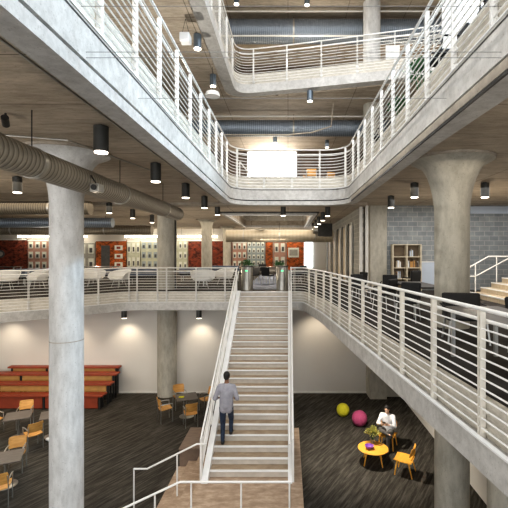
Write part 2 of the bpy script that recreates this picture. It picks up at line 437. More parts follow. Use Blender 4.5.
# ---- upper level slab with the atrium hole and the second hole behind
def rounded_hole(x0, x1, y0, y1, r, d=0):
    x0 -= d; x1 += d; y1 += d; r = r+d
    p = [Vector((x1, y0)), ]
    for k in range(9):
        a = k/8*PI/2; p.append(Vector((x1-r+r*math.cos(a), y1-r+r*math.sin(a))))
    for k in range(9):
        a = PI/2+k/8*PI/2; p.append(Vector((x0+r+r*math.cos(a), y1-r+r*math.sin(a))))
    p.append(Vector((x0, y0))); return p
X0, X1, Y1 = -1.99, 2.09, 14.55
rect = V2((XL,YN),(XR,YN),(XR,YF),(XL,YF))
h2 = V2((-3.0,19.8),(1.15,19.8),(1.15,29),(-3.0,29))
grow = lambda h, d: V2((h[0].x-d,h[0].y-d),(h[1].x+d,h[1].y-d),(h[2].x+d,h[2].y+d),(h[3].x-d,h[3].y+d))
HU = lambda d: rounded_hole(X0, X1, -4.6, Y1, 0.8, d)
struct(MB().prism(rect, UL, UF, [HU(0.06), h2]).build('floor', 'curb'))
struct(MB().prism(rect, UF, UF+0.004, [HU(0.10), grow(h2, 0.02)]).build('floor', 'floor2'))
# fascia ring and the band below it
def ring(hole_in, hole_out, z0, z1):
    return MB().prism(hole_out, z0, z1, [hole_in])
cut = lambda h, y: [Vector((p.x, p.y if p.y > -4 else y)) for p in h]
struct(ring(cut(HU(0.0),-4.5), HU(0.42), UB, UL).build('trim_2', 'slab'))
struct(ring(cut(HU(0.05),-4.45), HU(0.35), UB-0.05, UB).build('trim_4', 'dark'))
struct(ring(cut(HU(0.0),-4.5), HU(0.28), 7.81, UB-0.04).build('trim_3', 'slab'))
struct(MB().prism(V2((2.10,-4.4),(2.70,-4.4),(2.12,13.5),(2.10,13.5)), 7.795, 7.809).build('trim_8','slab'))
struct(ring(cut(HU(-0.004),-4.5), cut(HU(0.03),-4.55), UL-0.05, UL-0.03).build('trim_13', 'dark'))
struct(MB().b2(2.078,2.09,-4.4,13.4,7.84,7.95).build('trim_11','soffit'))  # brown cover strip: shade of the right lower band put into colour
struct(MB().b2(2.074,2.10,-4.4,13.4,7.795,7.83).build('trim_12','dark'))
struct(ring(cut(HU(-0.012),-4.5), cut(HU(0.03),-4.55), UL, UL+0.02).build('trim_9', 'white'))
struct(MB().prism(rect, CE1, UL, [HU(0.40), h2]).build('ceiling', 'ceil'))
# edge beams around the rear opening
struct(ring(h2, grow(h2, 0.25), CE1-0.12, CE1).build('trim_5', 'slab'))
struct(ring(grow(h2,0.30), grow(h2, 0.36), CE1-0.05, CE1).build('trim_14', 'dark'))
struct(ring(grow(h2,-0.01), grow(h2, 0.05), CE1-0.16, CE1-0.12).build('trim_15', 'white'))
struct(MB().b2(-1.95, 0.05, 17.3, 30, MF+0.004, MF+0.008).build('floor', 'bluecarpet'))
struct(MB().b2(XL, 3.1, 15.9, 16.5, CE1-0.10, CE1).build('trim_6', 'soffit'))

# ---- top level slab
def HT(d):
    r = 0.9
    p = V2((8.5+d,-4.6),(8.5+d,13.3+d))
    p += smooth_path(V2((5,14.45+d),(-0.9,15.95+d),(-2.05-d,16.1+d),(-2.07-d,14.8),(-2.09-d,12.0)), 3)
    p.append(Vector((-2.10-d,-4.6))); return p
struct(MB().prism(rect, TL, TF, [HT(0.06)]).build('floor', 'curb'))
struct(MB().prism(HT(0.42), TB, TL, [[Vector((p.x, p.y if p.y > -4 else -4.5)) for p in HT(0.0)]]).build('trim_7', 'slab'))
struct(MB().prism(rect, CE2, TL, [HT(0.40)]).build('ceiling', 'ceil'))
# roof with skylight opening over the atrium
rh = V2((-4,-4),(9,-4),(9,13.5),(-4,13.5))
struct(MB().prism(rect, CE3, CE3+0.4, [rh]).build('ceiling', 'ceil'))
# upper far walls
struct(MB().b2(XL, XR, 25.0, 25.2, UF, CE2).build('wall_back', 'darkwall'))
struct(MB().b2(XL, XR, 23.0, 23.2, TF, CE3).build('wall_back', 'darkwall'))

# ------------------------------------------------------------ railings
# middle level, left
lp = offset(leftpath, -0.01); rp = offset(rightpath, -0.01)
ex = []
for uu in (-40,28.5,98.5,129,137,157.4,166.5,196,225):
    for a, b in zip(lp, lp[1:]):
        ua, ub = 288+406*a.x/a.y, 288+406*b.x/b.y
        if ua <= uu < ub: ex.append((a.lerp(b, (uu-ua)/(ub-ua)), (b-a).normalized())); break
railing(lp, ML, MT, 'long white bar railing on the curved middle balcony left of the stairs', 99, 0.1, +1, 0.0085, 11, extra=ex)
# right: explicit post rhythm matching 1.13 m from the near end
Lr = sum((b-a).length for a, b in zip(rp, rp[1:]))
railing(rp, ML, MT, 'white bar railing with cream posts on the walkway right of the stairs', 1.125, 0.12, +1, 0.011, 11, 'post', 0.045)
# upper level ring
ringp = [p for p in HU(0.01)][::-1]     # runs left near -> far -> right near
railing(ringp, UL, UT, 'white bar railing wrapping round the upper atrium opening', 1.0, 0.95, +1, 0.012, 11)
h2p = [p.copy() for p in grow(h2,-0.01)]; h2p.append(h2p[0].copy())
railing(h2p, UL, UT, 'white bar railing round the rear upper opening beyond the bridge', 1.2, 0.3, -1, 0.010, 8)
rt = HT(0.01)[::-1]
railing(rt, TL, TT, 'white bar railing round the topmost balcony, sloping across the view', 1.35, 0.9, +1, 0.011, 11)

# ------------------------------------------------------------ main staircase
ST, SR, SY = 0.283, 0.162, 16.37
SX0, SX1 = -1.90, 0.0
stair = thing('staircase', 'long straight staircase with white nosings rising through the middle', 'staircase', ((SX0+SX1)/2, 9.84, LAND))
so = Vector(stair.location)
for i in range(0, 24):
    y = SY - ST*i; z = MF - SR*i
    mb = MB()
    if i > 0: mb.b2(SX0-so.x, SX1-so.x, y-so.y, y+ST+0.02-so.y, z-0.05-so.z, z-so.z)
    else: mb.b2(SX0-so.x, SX1-so.x, y-so.y, y+0.16-so.y, z-0.02-so.z, z+0.006-so.z)
    tr = mb.build('tread', 'tread', stair)
    MB().b2(SX0-so.x, SX1-so.x, y-0.028-so.y, y+0.03-so.y, z-0.028-so.z, z+0.009-so.z).build('nosing', 'white', tr)
    MB().b2(SX0-so.x, SX1-so.x, y+0.012-so.y, y+0.04-so.y, z-SR-so.z, z-0.02-so.z).build('riser', 'riser', stair)
slope = Vector((0, -ST, -SR)).normalized()
ybot, zbot = SY-ST*23.6, MF-SR*23.6
for xa, xb in ((-2.05,-1.90),(0.0,0.10)):
    vs = []
    for x in (xa, xb):
        for (y, z) in ((SY+0.1, MF-0.35), (SY+0.1, MF+0.03), (SY-0.1, MF+0.03), (ybot, zbot+0.07), (ybot-0.12, LAND+0.005), (ybot+0.35, LAND+0.005)):
            vs.append((x-so.x, y-so.y, z-so.z))
    mb = MB().add(vs, [(0,1,2,3,4,5),(11,10,9,8,7,6)]+[(i,(i+1)%6,6+(i+1)%6,6+i) for i in range(6)])
    mb.build('stringer', 'white', stair)
def stair_rail(x, label, inner):
    t = thing('stair_railing', label, 'railing', (x, ybot, LAND)); o = Vector(t.location)
    def ln(h, dx=0, ext=0.0):
        a = Vector((x+dx, SY+0.05, MF+h)); b = Vector((x+dx, ybot-0.05, zbot+h))
        return [a-o, b-o]
    MB().tube([Vector((x, SY+0.3, MF+0.97))-o]+ln(0.95), 0.026, 8).build('top_rail', 'rail', t, True)
    MB().tube(ln(0.83, inner*0.08), 0.02, 8).build('handrail', 'rail', t, True)
    for k in range(7):
        MB().tube(ln(0.14+0.093*k), 0.010, 5).build('rail_bar', 'rail', t, True)
    for k in range(6):
        y = SY - 0.02 - 1.32*k; z = MF + (y-SY)*SR/ST
        mb = MB()
        for s in (-1, 1): mb.box(Vector((x, y+s*0.018, z+0.43))-o, (0.05, 0.012, 1.02))
        mb.box(Vector((x+inner*0.04, y, z+0.80))-o, (0.08,0.012,0.014))
        mb.build('post', 'rail', t)
    MB().box(Vector((x, ybot-0.03, (LAND+zbot+0.95)/2))-o, (0.05,0.045, zbot+0.95-LAND)).build('post', 'rail', t)
    return t
stair_rail(-2.07, 'sloping white railing down the left side of the long staircase', 1)
stair_rail(0.12, 'sloping white railing down the right side of the long staircase', -1)

# ------------------------------------------------------------ landing platform
ld = thing('stair_landing', 'brown boarded landing platform at the foot of the long staircase', 'platform', (-1.0, 9.8, 0))
lo = Vector(ld.location)
def lb(x0,x1,y0,y1,z0,z1,nm,mat): return MB().b2(x0-lo.x,x1-lo.x,y0-lo.y,y1-lo.y,z0,z1).build(nm, mat, ld)
lb(-2.16,0.34,6.6,12.65,0,LAND,'deck','landing')
lb(-3.02,-2.16,11.3,12.65,0,LAND-0.03,'side_block','block')
lb(-3.04,-2.14,11.28,12.67,LAND-0.03,LAND+0.005,'block_cap','block')
for k in range(3):
    lb(-2.16-0.3*(k+1),-2.16-0.3*k,6.6,11.28,0,LAND-0.161*(k+1),'step','landing')
def bent(t, pts, r, nm='handrail'):
    return MB().tube([Vector(p)-Vector(t.location) for p in pts], r, 8).build(nm, 'rail', t, True)
hr = thing('handrail', 'white tube handrail stepping down left beside the dark block', 'railing', (-3.66, 9.63, 0))
zt = 1.56
bent(hr, [(-1.93,9.63,zt+0.0),(-2.16,9.63,zt),(-3.34,9.63,0.97),(-3.66,9.63,0.97)], 0.022, 'top_rail')
for x, z0, z1 in ((-3.655,0,0.97),(-2.63,0.33,1.32)):
    bent(hr, [(x,9.63,z0),(x,9.63,z1)], 0.02, 'post')
hr = thing('handrail', 'white tube handrail running level across the near edge of the landing', 'railing', (-3.9, 8.05, 0))
bent(hr, [(0.06,8.05,1.55),(-2.14,8.05,1.55),(-3.36,8.05,0.98),(-3.9,8.05,0.98)], 0.024, 'top_rail')
for x, z0, z1 in ((0.03,LAND,1.55),(-0.93,LAND,1.55),(-1.92,LAND,1.55),(-2.64,0.33,1.32),(-3.88,0,0.98)):
    bent(hr, [(x,8.05,z0),(x,8.05,z1)], 0.019, 'post')

# ------------------------------------------------------------ columns
def column(x, y, z0, z1, r, rc, hcap, mat, label, cap=True):
    t = thing('round_column', label, 'column', (x, y, z0))
    prof = [(r,0)]; H = z1-z0
    if cap:
        prof.append((r, H-hcap))
        for k in range(1, 11):
            a = k/10; prof.append((r+(rc-r)*(1-math.sqrt(max(0,1-a*a))), H-hcap+hcap*a*0.96))
        prof.append((rc+0.03, H-0.04))
        MB().lathe(prof, 48).build('shaft', mat, t, True)
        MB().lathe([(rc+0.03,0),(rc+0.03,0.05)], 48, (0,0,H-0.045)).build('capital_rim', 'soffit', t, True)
    else:
        prof.append((r,H)); MB().lathe(prof, 40).build('shaft', mat, t, True)
    return t
column(-4.36, 8.0, 0, CE1, 0.305, 0.80, 1.05, 'col_l', 'tall pale concrete column nearest on the left, rising in front of the balcony')
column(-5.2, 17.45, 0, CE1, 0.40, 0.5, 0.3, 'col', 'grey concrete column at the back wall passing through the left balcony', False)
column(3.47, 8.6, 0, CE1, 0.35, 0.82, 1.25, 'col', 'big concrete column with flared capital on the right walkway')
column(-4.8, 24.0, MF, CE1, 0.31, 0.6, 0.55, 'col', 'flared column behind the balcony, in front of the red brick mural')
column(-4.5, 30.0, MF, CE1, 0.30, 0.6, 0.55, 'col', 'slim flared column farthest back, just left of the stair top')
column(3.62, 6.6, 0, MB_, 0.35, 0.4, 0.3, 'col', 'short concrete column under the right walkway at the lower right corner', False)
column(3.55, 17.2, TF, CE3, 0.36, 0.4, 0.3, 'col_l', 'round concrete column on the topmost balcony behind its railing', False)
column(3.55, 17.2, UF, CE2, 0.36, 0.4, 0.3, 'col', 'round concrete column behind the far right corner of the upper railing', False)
for o_ in (MB().tube([(-4.72,17.0,MF),(-4.72,17.0,CE1)], 0.035, 8).build('drain_pipe', 'dark'),):
    tag(o_, 'thin dark vertical pipe beside the column on the left balcony', 'pipe')

_c = [o for o in C.objects if o.name == 'round_column'][0]
for zz in (4.38,): MB().tube([(0,0,zz-0.008),(0,0,zz+0.008)], 0.3075, 40).build('formwork_joint','soffit',_c,True)
# ------------------------------------------------------------ ducts
def duct(p0, p1, r, mat, label, seams=3, hang=CE1, ends=True):
    p0, p1 = Vector(p0), Vector(p1); t = thing('air_duct', label, 'duct', tuple(p0))
    d = p1-p0
    MB().tube([(0,0,0), tuple(d)], r, 32).build('pipe', mat, t, True)
    for k in range(seams):
        a = d*((k+0.5)/seams); dn = d.normalized()*0.035
        MB().tube([a-dn, a+dn], r+0.012, 32).build('collar', 'steel', t, True)
        MB().tube([a+Vector((0,0,r)), Vector((a.x, a.y, hang-p0.z))], 0.008, 6).build('hanger_rod', 'dark', t)
    return t
duct((-3.55,1.2,Z0+1.25), (-3.55,13.0,Z0+1.25), 0.21, 'duct_y', 'brown spiral duct running away under the left ceiling past the pale column', 4)
duct((-16,15.0,Z0+1.66), (-7.3,15.0,Z0+1.66), 0.245, 'duct_x', 'brown spiral cross duct ending behind the pale column, highest of the left group', 3)
duct((-20,19.0,Z0+1.42), (-8.2,19.0,Z0+1.42), 0.23, 'duct_blue', 'blue-grey cross duct behind the pale column, under the brown one', 3)
duct((-22,21.5,Z0+1.22), (-7.2,21.5,Z0+1.22), 0.25, 'duct_x', 'lowest brown cross duct above the murals on the left', 3)
duct((-4.0,26.3,Z0+1.10), (2.9,26.3,Z0+1.10), 0.40, 'duct_gold', 'thick golden-lit duct crossing above the stair top', 3)
duct((-12,18.2,Z0+9.92), (9,18.2,Z0+9.92), 0.51, 'duct_blue', 'wide blue-grey duct crossing behind the topmost balcony', 6, CE3)
duct((-12,18.3,Z0+5.62), (9,18.3,Z0+5.62), 0.36, 'duct_blue', 'blue-grey duct crossing above the far end of the upper balcony', 6, CE2)
# pale strips (sprinkler mains) above the cross ducts
for y, z, lab in ((17.5,Z0+10.42,'straight pale pipe crossing just above the topmost wide duct'),(17.2,Z0+9.2,'straight pale pipe running under the topmost wide duct'),(17.6,Z0+5.92,'straight pale pipe above the upper balcony duct')):
    tag(MB().tube([(-12,y,z),(9,y,z)], 0.035, 8).build('water_pipe','whitewood',None,True), lab, 'pipe')
tag(MB().tube([(-6,17,Z0+4.45+0.5)]+[(x,17,Z0+4.45+0.5-0.0) for x in (-5,-2,0)]+[(1.0,17,Z0+5.05),(1.8,17.0,Z0+5.3),(1.9,17.0,CE2-0.01)], 0.03, 8).build('conduit_pipe','soffit',None,True),
    'thin brown pipe curving up to the ceiling above the bright window', 'pipe')
# conduits on left ceiling
def pipe(pts, r, lab, mat='dark', nm='conduit_pipe'): return tag(MB().tube(pts, r, 7).build(nm, mat, None, True), lab, 'pipe')
pipe([(-2.52,0.5,CE1-0.03),(-2.52,15.6,CE1-0.03)], 0.022, 'dark conduit running along the left ceiling next to the atrium edge')
pipe([(-2.62,0.5,CE1-0.03),(-2.62,15.6,CE1-0.03)], 0.014, 'thinner light conduit alongside the dark one by the atrium edge', 'steel')
pipe([(-4.62,0.8,CE1-0.06),(-4.62,6.6,CE1-0.06),(-3.75,6.9,CE1-0.06),(-3.2,9.4,CE1-0.06)], 0.018, 'thin brown pipe on the ceiling turning across in front of the pale column', 'steel')
pipe([(2.46,1.5,CE1-0.03),(2.46,15.6,CE1-0.03)], 0.03, 'dark conduit under the right upper walkway')
dv = thing('wall_speaker', 'small pale box device with a bracket hanging below the brown spiral duct', 'speaker', (-3.25,6.9,Z0+1.02))
MB().box((0,0,0.08),(0.16,0.20,0.14)).build('housing','steel',dv,bevel=0.01)
MB().tube([(0,-0.10,0.08),(0,-0.13,0.08)],0.045,16).build('driver_cone','dark',dv,True)
MB().tube([(0,0,0.15),(-0.10,0,0.3)],0.012,7).build('bracket','dark',dv,True)
sp_ = thing('ceiling_spotlight', 'small black spotlight fixed to the ceiling at the far left edge', 'lamp', (-4.0,5.75,CE1))
MB().tube([(0,0,0),(0,0,-0.08)],0.015,8).build('stem','dark',sp_,True)
MB().tube([(0.03,-0.06,-0.08),(-0.05,0.08,-0.14)],0.05,16).build('housing','dark',sp_,True)
# equipment box (projector / fan coil) near far wall
e = thing('fan_unit', 'dark boxy fan unit hanging at the far end of the ceiling', 'ventilation unit', (1.95,24.5,CE1-0.9))
MB().box((0.25,0,0.3),(0.85,0.9,0.75)).build('casing','dark',e)
MB().tube([(-0.18,-0.2,0.3),(-0.45,-0.2,0.3)],0.22,16).build('fan_collar','steel',e,True)
for x in (-0.1,0.6): MB().tube([(x,0,0.6),(x,0,0.9)],0.01,6).build('hanger_rod','dark',e)

# ------------------------------------------------------------ lamps
LIGHTS = []
def mk_lamp(body, nm='ceiling_lamp', L=0.43, r=0.112):
    def f():
        t = thing(nm, '', 'lamp')
        MB().lathe([(r*0.5,0),(r*0.5,0.02)], 20, (0,0,-0.02)).build('ceiling_plate', body, t, True)
        MB().lathe([(r,0),(r,L-0.04)], 28, (0,0,-L+0.02)).build('housing', body, t, True)
        MB().lathe([(r*0.86,0),(r*0.9,0.03)], 28, (0,0,-L+0.0)).build('lens', 'glow', t, True)
        return t
    return Kind(f)
lampK = mk_lamp('lampbody'); lampB = mk_lamp('lampblue'); 
ordn = ['nearest','second','third','fourth','fifth','sixth','seventh']
for k in range(6):
    y = 6.3+2.6*k
    if y > 19.0: continue
    lampK((-2.9,y,CE1), 0, '%s dark cylinder ceiling lamp of the row left of the atrium edge' % ordn[k], 'cylinder lamps left of the atrium'); LIGHTS.append((-2.9,y,CE1-0.5,1))
for i, y in enumerate((10.5,13.1,15.9,18.3,20.9,23.5)):
    lampK((-7.0,y,CE1), 0, '%s dark cylinder lamp of the far left ceiling row' % ordn[i], 'cylinder lamps of the far left row'); LIGHTS.append((-7.0,y,CE1-0.5,1))
for i, y in enumerate((8.8,11.4,14.0)):
    lampK((3.55 if i else 3.9,y+ (0 if i else -3.0),CE1), 0, ['dark cylinder lamp on the right ceiling nearest the camera','dark cylinder lamp just left of the big flared column capital','dark cylinder lamp above the concrete pier on the right'][i], 'cylinder lamps on the right ceiling')
    LIGHTS.append((3.55 if i else 3.9,y-(0 if i else 3),CE1-0.5,1))
lampK((5.53,11.4,CE1), 0, 'dark cylinder lamp to the right of the big flared capital', 'cylinder lamps on the right ceiling'); LIGHTS.append((5.53,11.4,CE1-0.5,1))
for i, y in enumerate((17.2,19.6,22.0,24.2,26.6)):
    lampK((1.68,y,CE1), 0, '%s small dark lamp of the row leading to the fan unit' % ordn[i], 'lamps leading to the fan unit'); LIGHTS.append((1.68,y,CE1-0.5,0.8))
for i, x in enumerate((-0.2,)):
    lampK((x,17.0,CE1), 0, 'small dark lamp under the bridge above the stair top')
for i, (x, lab) in enumerate(((-11.9,'dark cylinder lamp under the balcony at the far left edge'),(-6.9,'dark cylinder lamp under the balcony between the two left columns'),(-3.75,'dark cylinder lamp under the balcony left of the stairs'))):
    lampK((x,17.1 if x > -10 else 15.2,MB_-0.02), 0, lab, 'cylinder lamps under the balcony')
# upper ceiling lamps (px -> positions)
def at(u, v, z): Y = 406*z/(253-v); return ((u-288)*Y/406, Y)
for u, v, z, lab in ((197.5,35,6.25,'blue-grey cylinder lamp under the top slab next to the white cube lamp'),(213,75,6.25,'blue-grey cylinder lamp above the white dome lamp'),
                     (310,91,6.25,'small cylinder lamp under the sloping top balcony'),(275,135,6.27,'small cylinder lamp left above the bright window'),(327,140,6.27,'small cylinder lamp right above the bright window')):
    x, y = at(u, v, z); lampB((x,y,CE2), 0, lab)
for u, v, lab in ((236.5,0,'cylinder lamp at the top edge left of the wide duct'),(307,1,'cylinder lamp at the top edge above the wide duct')):
    x, y = at(u, v-6, 10.6); lampB((x,y,CE3), 0, lab)
x, y = at(185.5, 29, 6.0)
cl = thing('cube_lamp', 'white box-shaped lamp hung on two wires under the top slab', 'lamp', (x,y,CE2-0.66))
MB().box((0,0,0.13),(0.26,0.30,0.22)).build('housing','white',cl,bevel=0.02)
for s in (-1,1): MB().tube([(s*0.1,0,0.24),(0,0,0.66)],0.006,5).build('suspension_wire','dark',cl)
x, y = at(212.5, 88, 5.57)
dl = thing('dome_lamp', 'white dome-shaped lamp below a blue-grey cylinder under the top slab', 'lamp', (x,y,CE2-0.99))
MB().lathe([(0.24,0),(0.25,0.05),(0.22,0.14),(0.1,0.2),(0.03,0.22)],24).build('shade','white',dl,True)
MB().tube([(0,0,0.2),(0,0,0.99)],0.008,6).build('suspension_wire','dark',dl)
# strip lights on the mural wall
for i, (x0, x1, lab) in enumerate(((-21.5,-16,'bright strip light above the clock mural at far left'),(-13.0,-9.2,'bright strip light above the pale green facade mural'),(-8.8,-5.6,'bright strip light above the red mural right of the back column'),(-4.0,-0.8,'bright strip light above the pink facade mural'),(-0.5,1.2,'bright strip light above the orange mural behind the stairs'))):
    t = thing('strip_light', lab, 'light', ((x0+x1)/2,32.3,Z0+1.32))
    L = x1-x0
    MB().box((0,0,0.10),(L,0.18,0.05)).build('housing','white',t)
    MB().box((0,0,0.0),(L-0.05,0.16,0.16)).build('lens','strip_glow',t)
    for s in (-0.4,0.4): MB().tube([(s*L,0,0.12),(s*L,0,CE1-(Z0+1.32))],0.008,5).build('suspension_wire','dark',t)
# thin cables across the atrium
for y, z, lab in ((3.9,Z0+1.93,'upper of two thin cables spanning the atrium at upper rail height'),(3.9,Z0+1.875,'lower of two thin cables spanning the atrium at upper rail height'),
                  (3.9,Z0+2.37,'topmost thin cable spanning the whole atrium at the picture top'),(5.25,Z0+2.0,'thin cable spanning the atrium a little farther back')):
    tag(MB().tube([(X0+0.0 if z > Z0+2.3 else X0+0.05,y,z),(X1-0.04,y,z)],0.0028,5).build('cable','cable'), lab, 'cable')

# ------------------------------------------------------------ murals on the far wall
def mural(u0, u1, v0, v1, mat, label, wins=None, wmat='winpale', nc=3, nr=3, extra=None, y=32.9):
    k = y/406.0; x0, x1 = (u0-288)*k, (u1-288)*k; z1, z0 = Z0+(253-v0)*k, Z0+(253-v1)*k
    t = thing('mural_panel', label, 'mural', ((x0+x1)/2, y-0.06, z0))
    W, H = x1-x0, z1-z0
    MB().box((0,0,H/2),(W-0.04,0.12,H)).build('panel', mat, t)
    if wins:
        for a in range(nc):
            for b in range(nr):
                cx = -W/2 + W*(a+0.5)/nc; cz = H*(b+0.5)/nr
                w, h = W/nc*0.62, H/nr*0.66
                pw = MB().box((cx,-0.07,cz),(w,0.04,h)).build('painted_window', wmat, t)
                MB().box((cx,-0.095,cz-h*0.14),(w*0.55,0.02,h*0.5)).build('window_opening', 'windark', pw)
    MB().box((0,-0.08,H-0.05),(W-0.04,0.05,0.1)).build('cornice','whitewood',t)
    if extra: extra(t, W, H)
    return t
def clock(t, W, H):
    MB().tube([(W*(0.5-26/58),-0.07,H*0.52),(W*(0.5-26/58),-0.12,H*0.52)],0.32,24).build('clock_rim','windark',t,True)
    MB().tube([(W*(0.5-26/58),-0.115,H*0.52),(W*(0.5-26/58),-0.14,H*0.52)],0.19,24).build('clock_face','fac_grey',t,True)
def doorplaque(t, W, H):
    MB().box((-W*0.18,-0.075,H*0.42),(W*0.28,0.05,H*0.8)).build('painted_door','windark',t)
    for k in range(3):
        MB().box((W*0.25,-0.08,H*(0.18+0.28*k)),(W*0.26,0.05,H*0.16)).build('painted_plaque','winpale',t)
        MB().box((W*0.25,-0.11,H*(0.18+0.28*k)),(W*0.12,0.03,H*0.08)).build('plaque_centre','red',t)
def picture(t, W, H):
    MB().box((-W*0.1,-0.09,H*0.58),(W*0.62,0.05,H*0.32)).build('picture_frame','winpale',t)
    MB().box((-W*0.1,-0.12,H*0.58),(W*0.46,0.02,H*0.2)).build('picture','fac_grey',t)
mural(-30,28,239,270,'brick_dark','dark red brick mural with a round clock at the far left', extra=clock)
mural(28.5,62,240,270,'fac_pink','pink facade mural with pale windows left of the pale column',True,'winpale',5,3)
mural(62.5,96,242,270,'fac_grey','grey facade mural right of the pale column',True,'winpale',4,2)
mural(96.5,127,240,270,'brick_orange','orange brick mural with a dark door and three stacked plaques', extra=doorplaque)
mural(127.5,141,241,269,'fac_cream','narrow cream facade mural beside the orange brick one',True,'winpale',3,2)
mural(141.5,159,241,269,'fac_cream','wider pale green facade mural next to the back wall column',True,'fac_blue',3,3)
mural(159.5,188,240,270,'fac_cream','pale facade mural half hidden by the back wall column',True,'winpale',6,3)
mural(188.5,232,240,270,'brick_dark','red brick mural behind the two flared far columns')
mural(232.5,247,242,268,'fac_pink','pink facade mural above the left steel pedestal',True,'winpale',3,3)
mural(247.5,265,241,266,'fac_blue','blue-grey facade mural with a grid of windows behind the stair top',True,'winpale',4,4)
mural(265.5,273,241,268,'brick_orange','narrow orange brick mural behind the stair top')
mural(273.5,286,241,268,'fac_pink','pale pink mural panel with dark windows over the right steel pedestal',True,'winpale',2,2)
mural(286.5,304,240,270,'brick_orange','red brick mural with a framed picture near the far window', extra=picture)
k_ = 32.95/406
w = MB().box(((308.5-288)*k_,32.93,Z0+0.1),(8*k_,0.06,2.6)).build('window_1','glass_glow'); struct(w)
# corridor doors on the right side wall
for i, (y0, y1, mat) in enumerate(((19.3,20.1,'whitewood'),(21.2,22.3,'curtain'),(23.5,24.6,'curtain'),(26.0,27.4,'curtain'),(29.0,30.6,'curtain'))):
    d = struct(MB().b2(3.03,3.10,y0,y1,MF,MF+2.9).build('door_%d' % (i+1), mat))
    struct(MB().b2(2.99,3.04,y0-0.1,y0,MF,MF+3.0).build('trim_%d' % (10+i), 'whitewood'))
    struct(MB().b2(2.99,3.04,y1,y1+0.1,MF,MF+3.0).build('trim_%d' % (20+i), 'dark'))
struct(MB().b2(3.0,3.12,17.0,17.12,MF,CE1).build('trim_30','whitewood'))
struct(MB().b2(3.22,3.34,16.86,16.98,MF,CE1).build('trim_31','whitewood'))

# ------------------------------------------------------------ upper windows
struct(MB().b2(-2.5,0.55,24.9,25.0,Z0+4.2,Z0+6.2).build('window_2','glass_glow'))
for k in range(4): struct(MB().b2(-2.5+k*1.0,-2.45+k*1.0,24.85,24.9,Z0+4.2,Z0+6.2).build('trim_%d' % (40+k),'white'))
struct(MB().b2(3.75,3.9,8.1,9.9,UF,CE2).build('wall_right','white'))
struct(MB().b2(7.6,13.5,16.88,16.95,CE1-0.34,CE1-0.04).build('window_3','board'))
# white notice board behind top balcony
nb_ = thing('notice_board','white notice board standing behind the topmost balcony railing','board',(4.15,16.1,TF))
MB().box((0,0,0.72),(0.55,0.05,0.85)).build('panel','mould',nb_); MB().box((-0.2,0,0.15),(0.04,0.3,0.3)).build('leg','white',nb_); MB().box((0.2,0,0.15),(0.04,0.3,0.3)).build('leg','white',nb_)

# ------------------------------------------------------------ chair kinds
def shell(w, d, h0, thick, curve, n=9, back=False, bh=0.35, lean=0.08):
    mb = MB(); 
    if not back:
        vs=[];fs=[]
        for j in range(n):
            for i in range(n):
                x=(i/(n-1)-.5)*w; y=(j/(n-1)-.5)*d
                z=h0+curve*((2*x/w)**2) + (0.02*(y/d)); k = 1-0.12*(2*y/d)**2*(1 if y>0 else 0.4)
                vs.append((x*k,y,z))
        for j in range(n):
            for i in range(n):
                v=vs[j*n+i]; vs.append((v[0],v[1],v[2]-thick))
    else:
        vs=[]
        for j in range(n):
            for i in range(n):
                x=(i/(n-1)-.5)*w; t=j/(n-1)
                y=-d/2-lean*t-0.0+curve*((2*x/w)**2); z=h0+bh*t; k=1-0.1*(2*t-1)**4
                vs.append((x*k,y,z))
        for j in range(n):
            for i in range(n):
                v=vs[j*n+i]; vs.append((v[0],v[1]-thick,v[2]))
    N=n*n; fs=[]
    for j in range(n-1):
        for i in range(n-1):
            a=j*n+i; fs.append((a,a+1,a+n+1,a+n)); fs.append((N+a,N+a+n,N+a+n+1,N+a+1))
    for i in range(n-1):
        fs.append((i,N+i,N+i+1,i+1)); a=(n-1)*n+i; fs.append((a,a+1,N+a+1,N+a))
        a=i*n; fs.append((a,a+n,N+a+n,N+a)); a=i*n+n-1; fs.append((a,N+a,N+a+n,a+n))
    return mb.add(vs,fs)
# front of every chair is +Y, back at -Y
def mk_cafe():
    t = thing('cafe_chair','','chair')
    shell(0.44,0.43,0.46,0.016,0.02).build('seat','chairwood',t,True)
    shell(0.44,0.44,0.56,0.016,0.05,9,True,0.30,0.07).build('backrest','chairwood',t,True)
    for s in (-1,1):
        MB().tube([(s*0.21,-0.22,0),(s*0.215,-0.22,0.45),(s*0.2,-0.25,0.78)],0.012,8).build('leg','chrome',t,True)
        MB().tube([(s*0.21,0.20,0),(s*0.215,0.19,0.64)],0.012,8).build('leg','chrome',t,True)
        MB().tube([(s*0.215,0.20,0.645),(s*0.215,0.05,0.665),(s*0.21,-0.22,0.66)],0.017,8).build('armrest','chrome',t,True)
    MB().tube([(-0.2,0.16,0.44),(0.2,0.16,0.44)],0.011,6).build('seat_bar','chrome',t,True)
    return t
cafe = Kind(mk_cafe)
def mk_table():
    t = thing('cafe_table','','table')
    MB().box((0,0,0.725),(0.76,0.76,0.03)).build('tabletop','tabletop',t,bevel=0.006)
    MB().tube([(0,0,0.02),(0,0,0.71)],0.035,16).build('pedestal','steel',t,True)
    MB().lathe([(0.27,0),(0.27,0.015),(0.06,0.035),(0.04,0.06)],28).build('base','steel',t,True)
    return t
ctable = Kind(mk_table)
ctable((-8.9,13.4,0), 0.45, 'square grey cafe table at the left, farther of the two by the picture edge')
ctable((-7.40,10.65,0), 0.42, 'square grey cafe table at the left edge nearest the camera')
ctable((-7.80,13.5,0), 0.45, 'square grey cafe table half hidden behind the pale column')
ctable((-3.78,15.15,0), 0.35, 'square grey cafe table with four chairs left of the staircase')
def rz_face(x,y,tx,ty): return math.atan2(-(tx-x), ty-y)
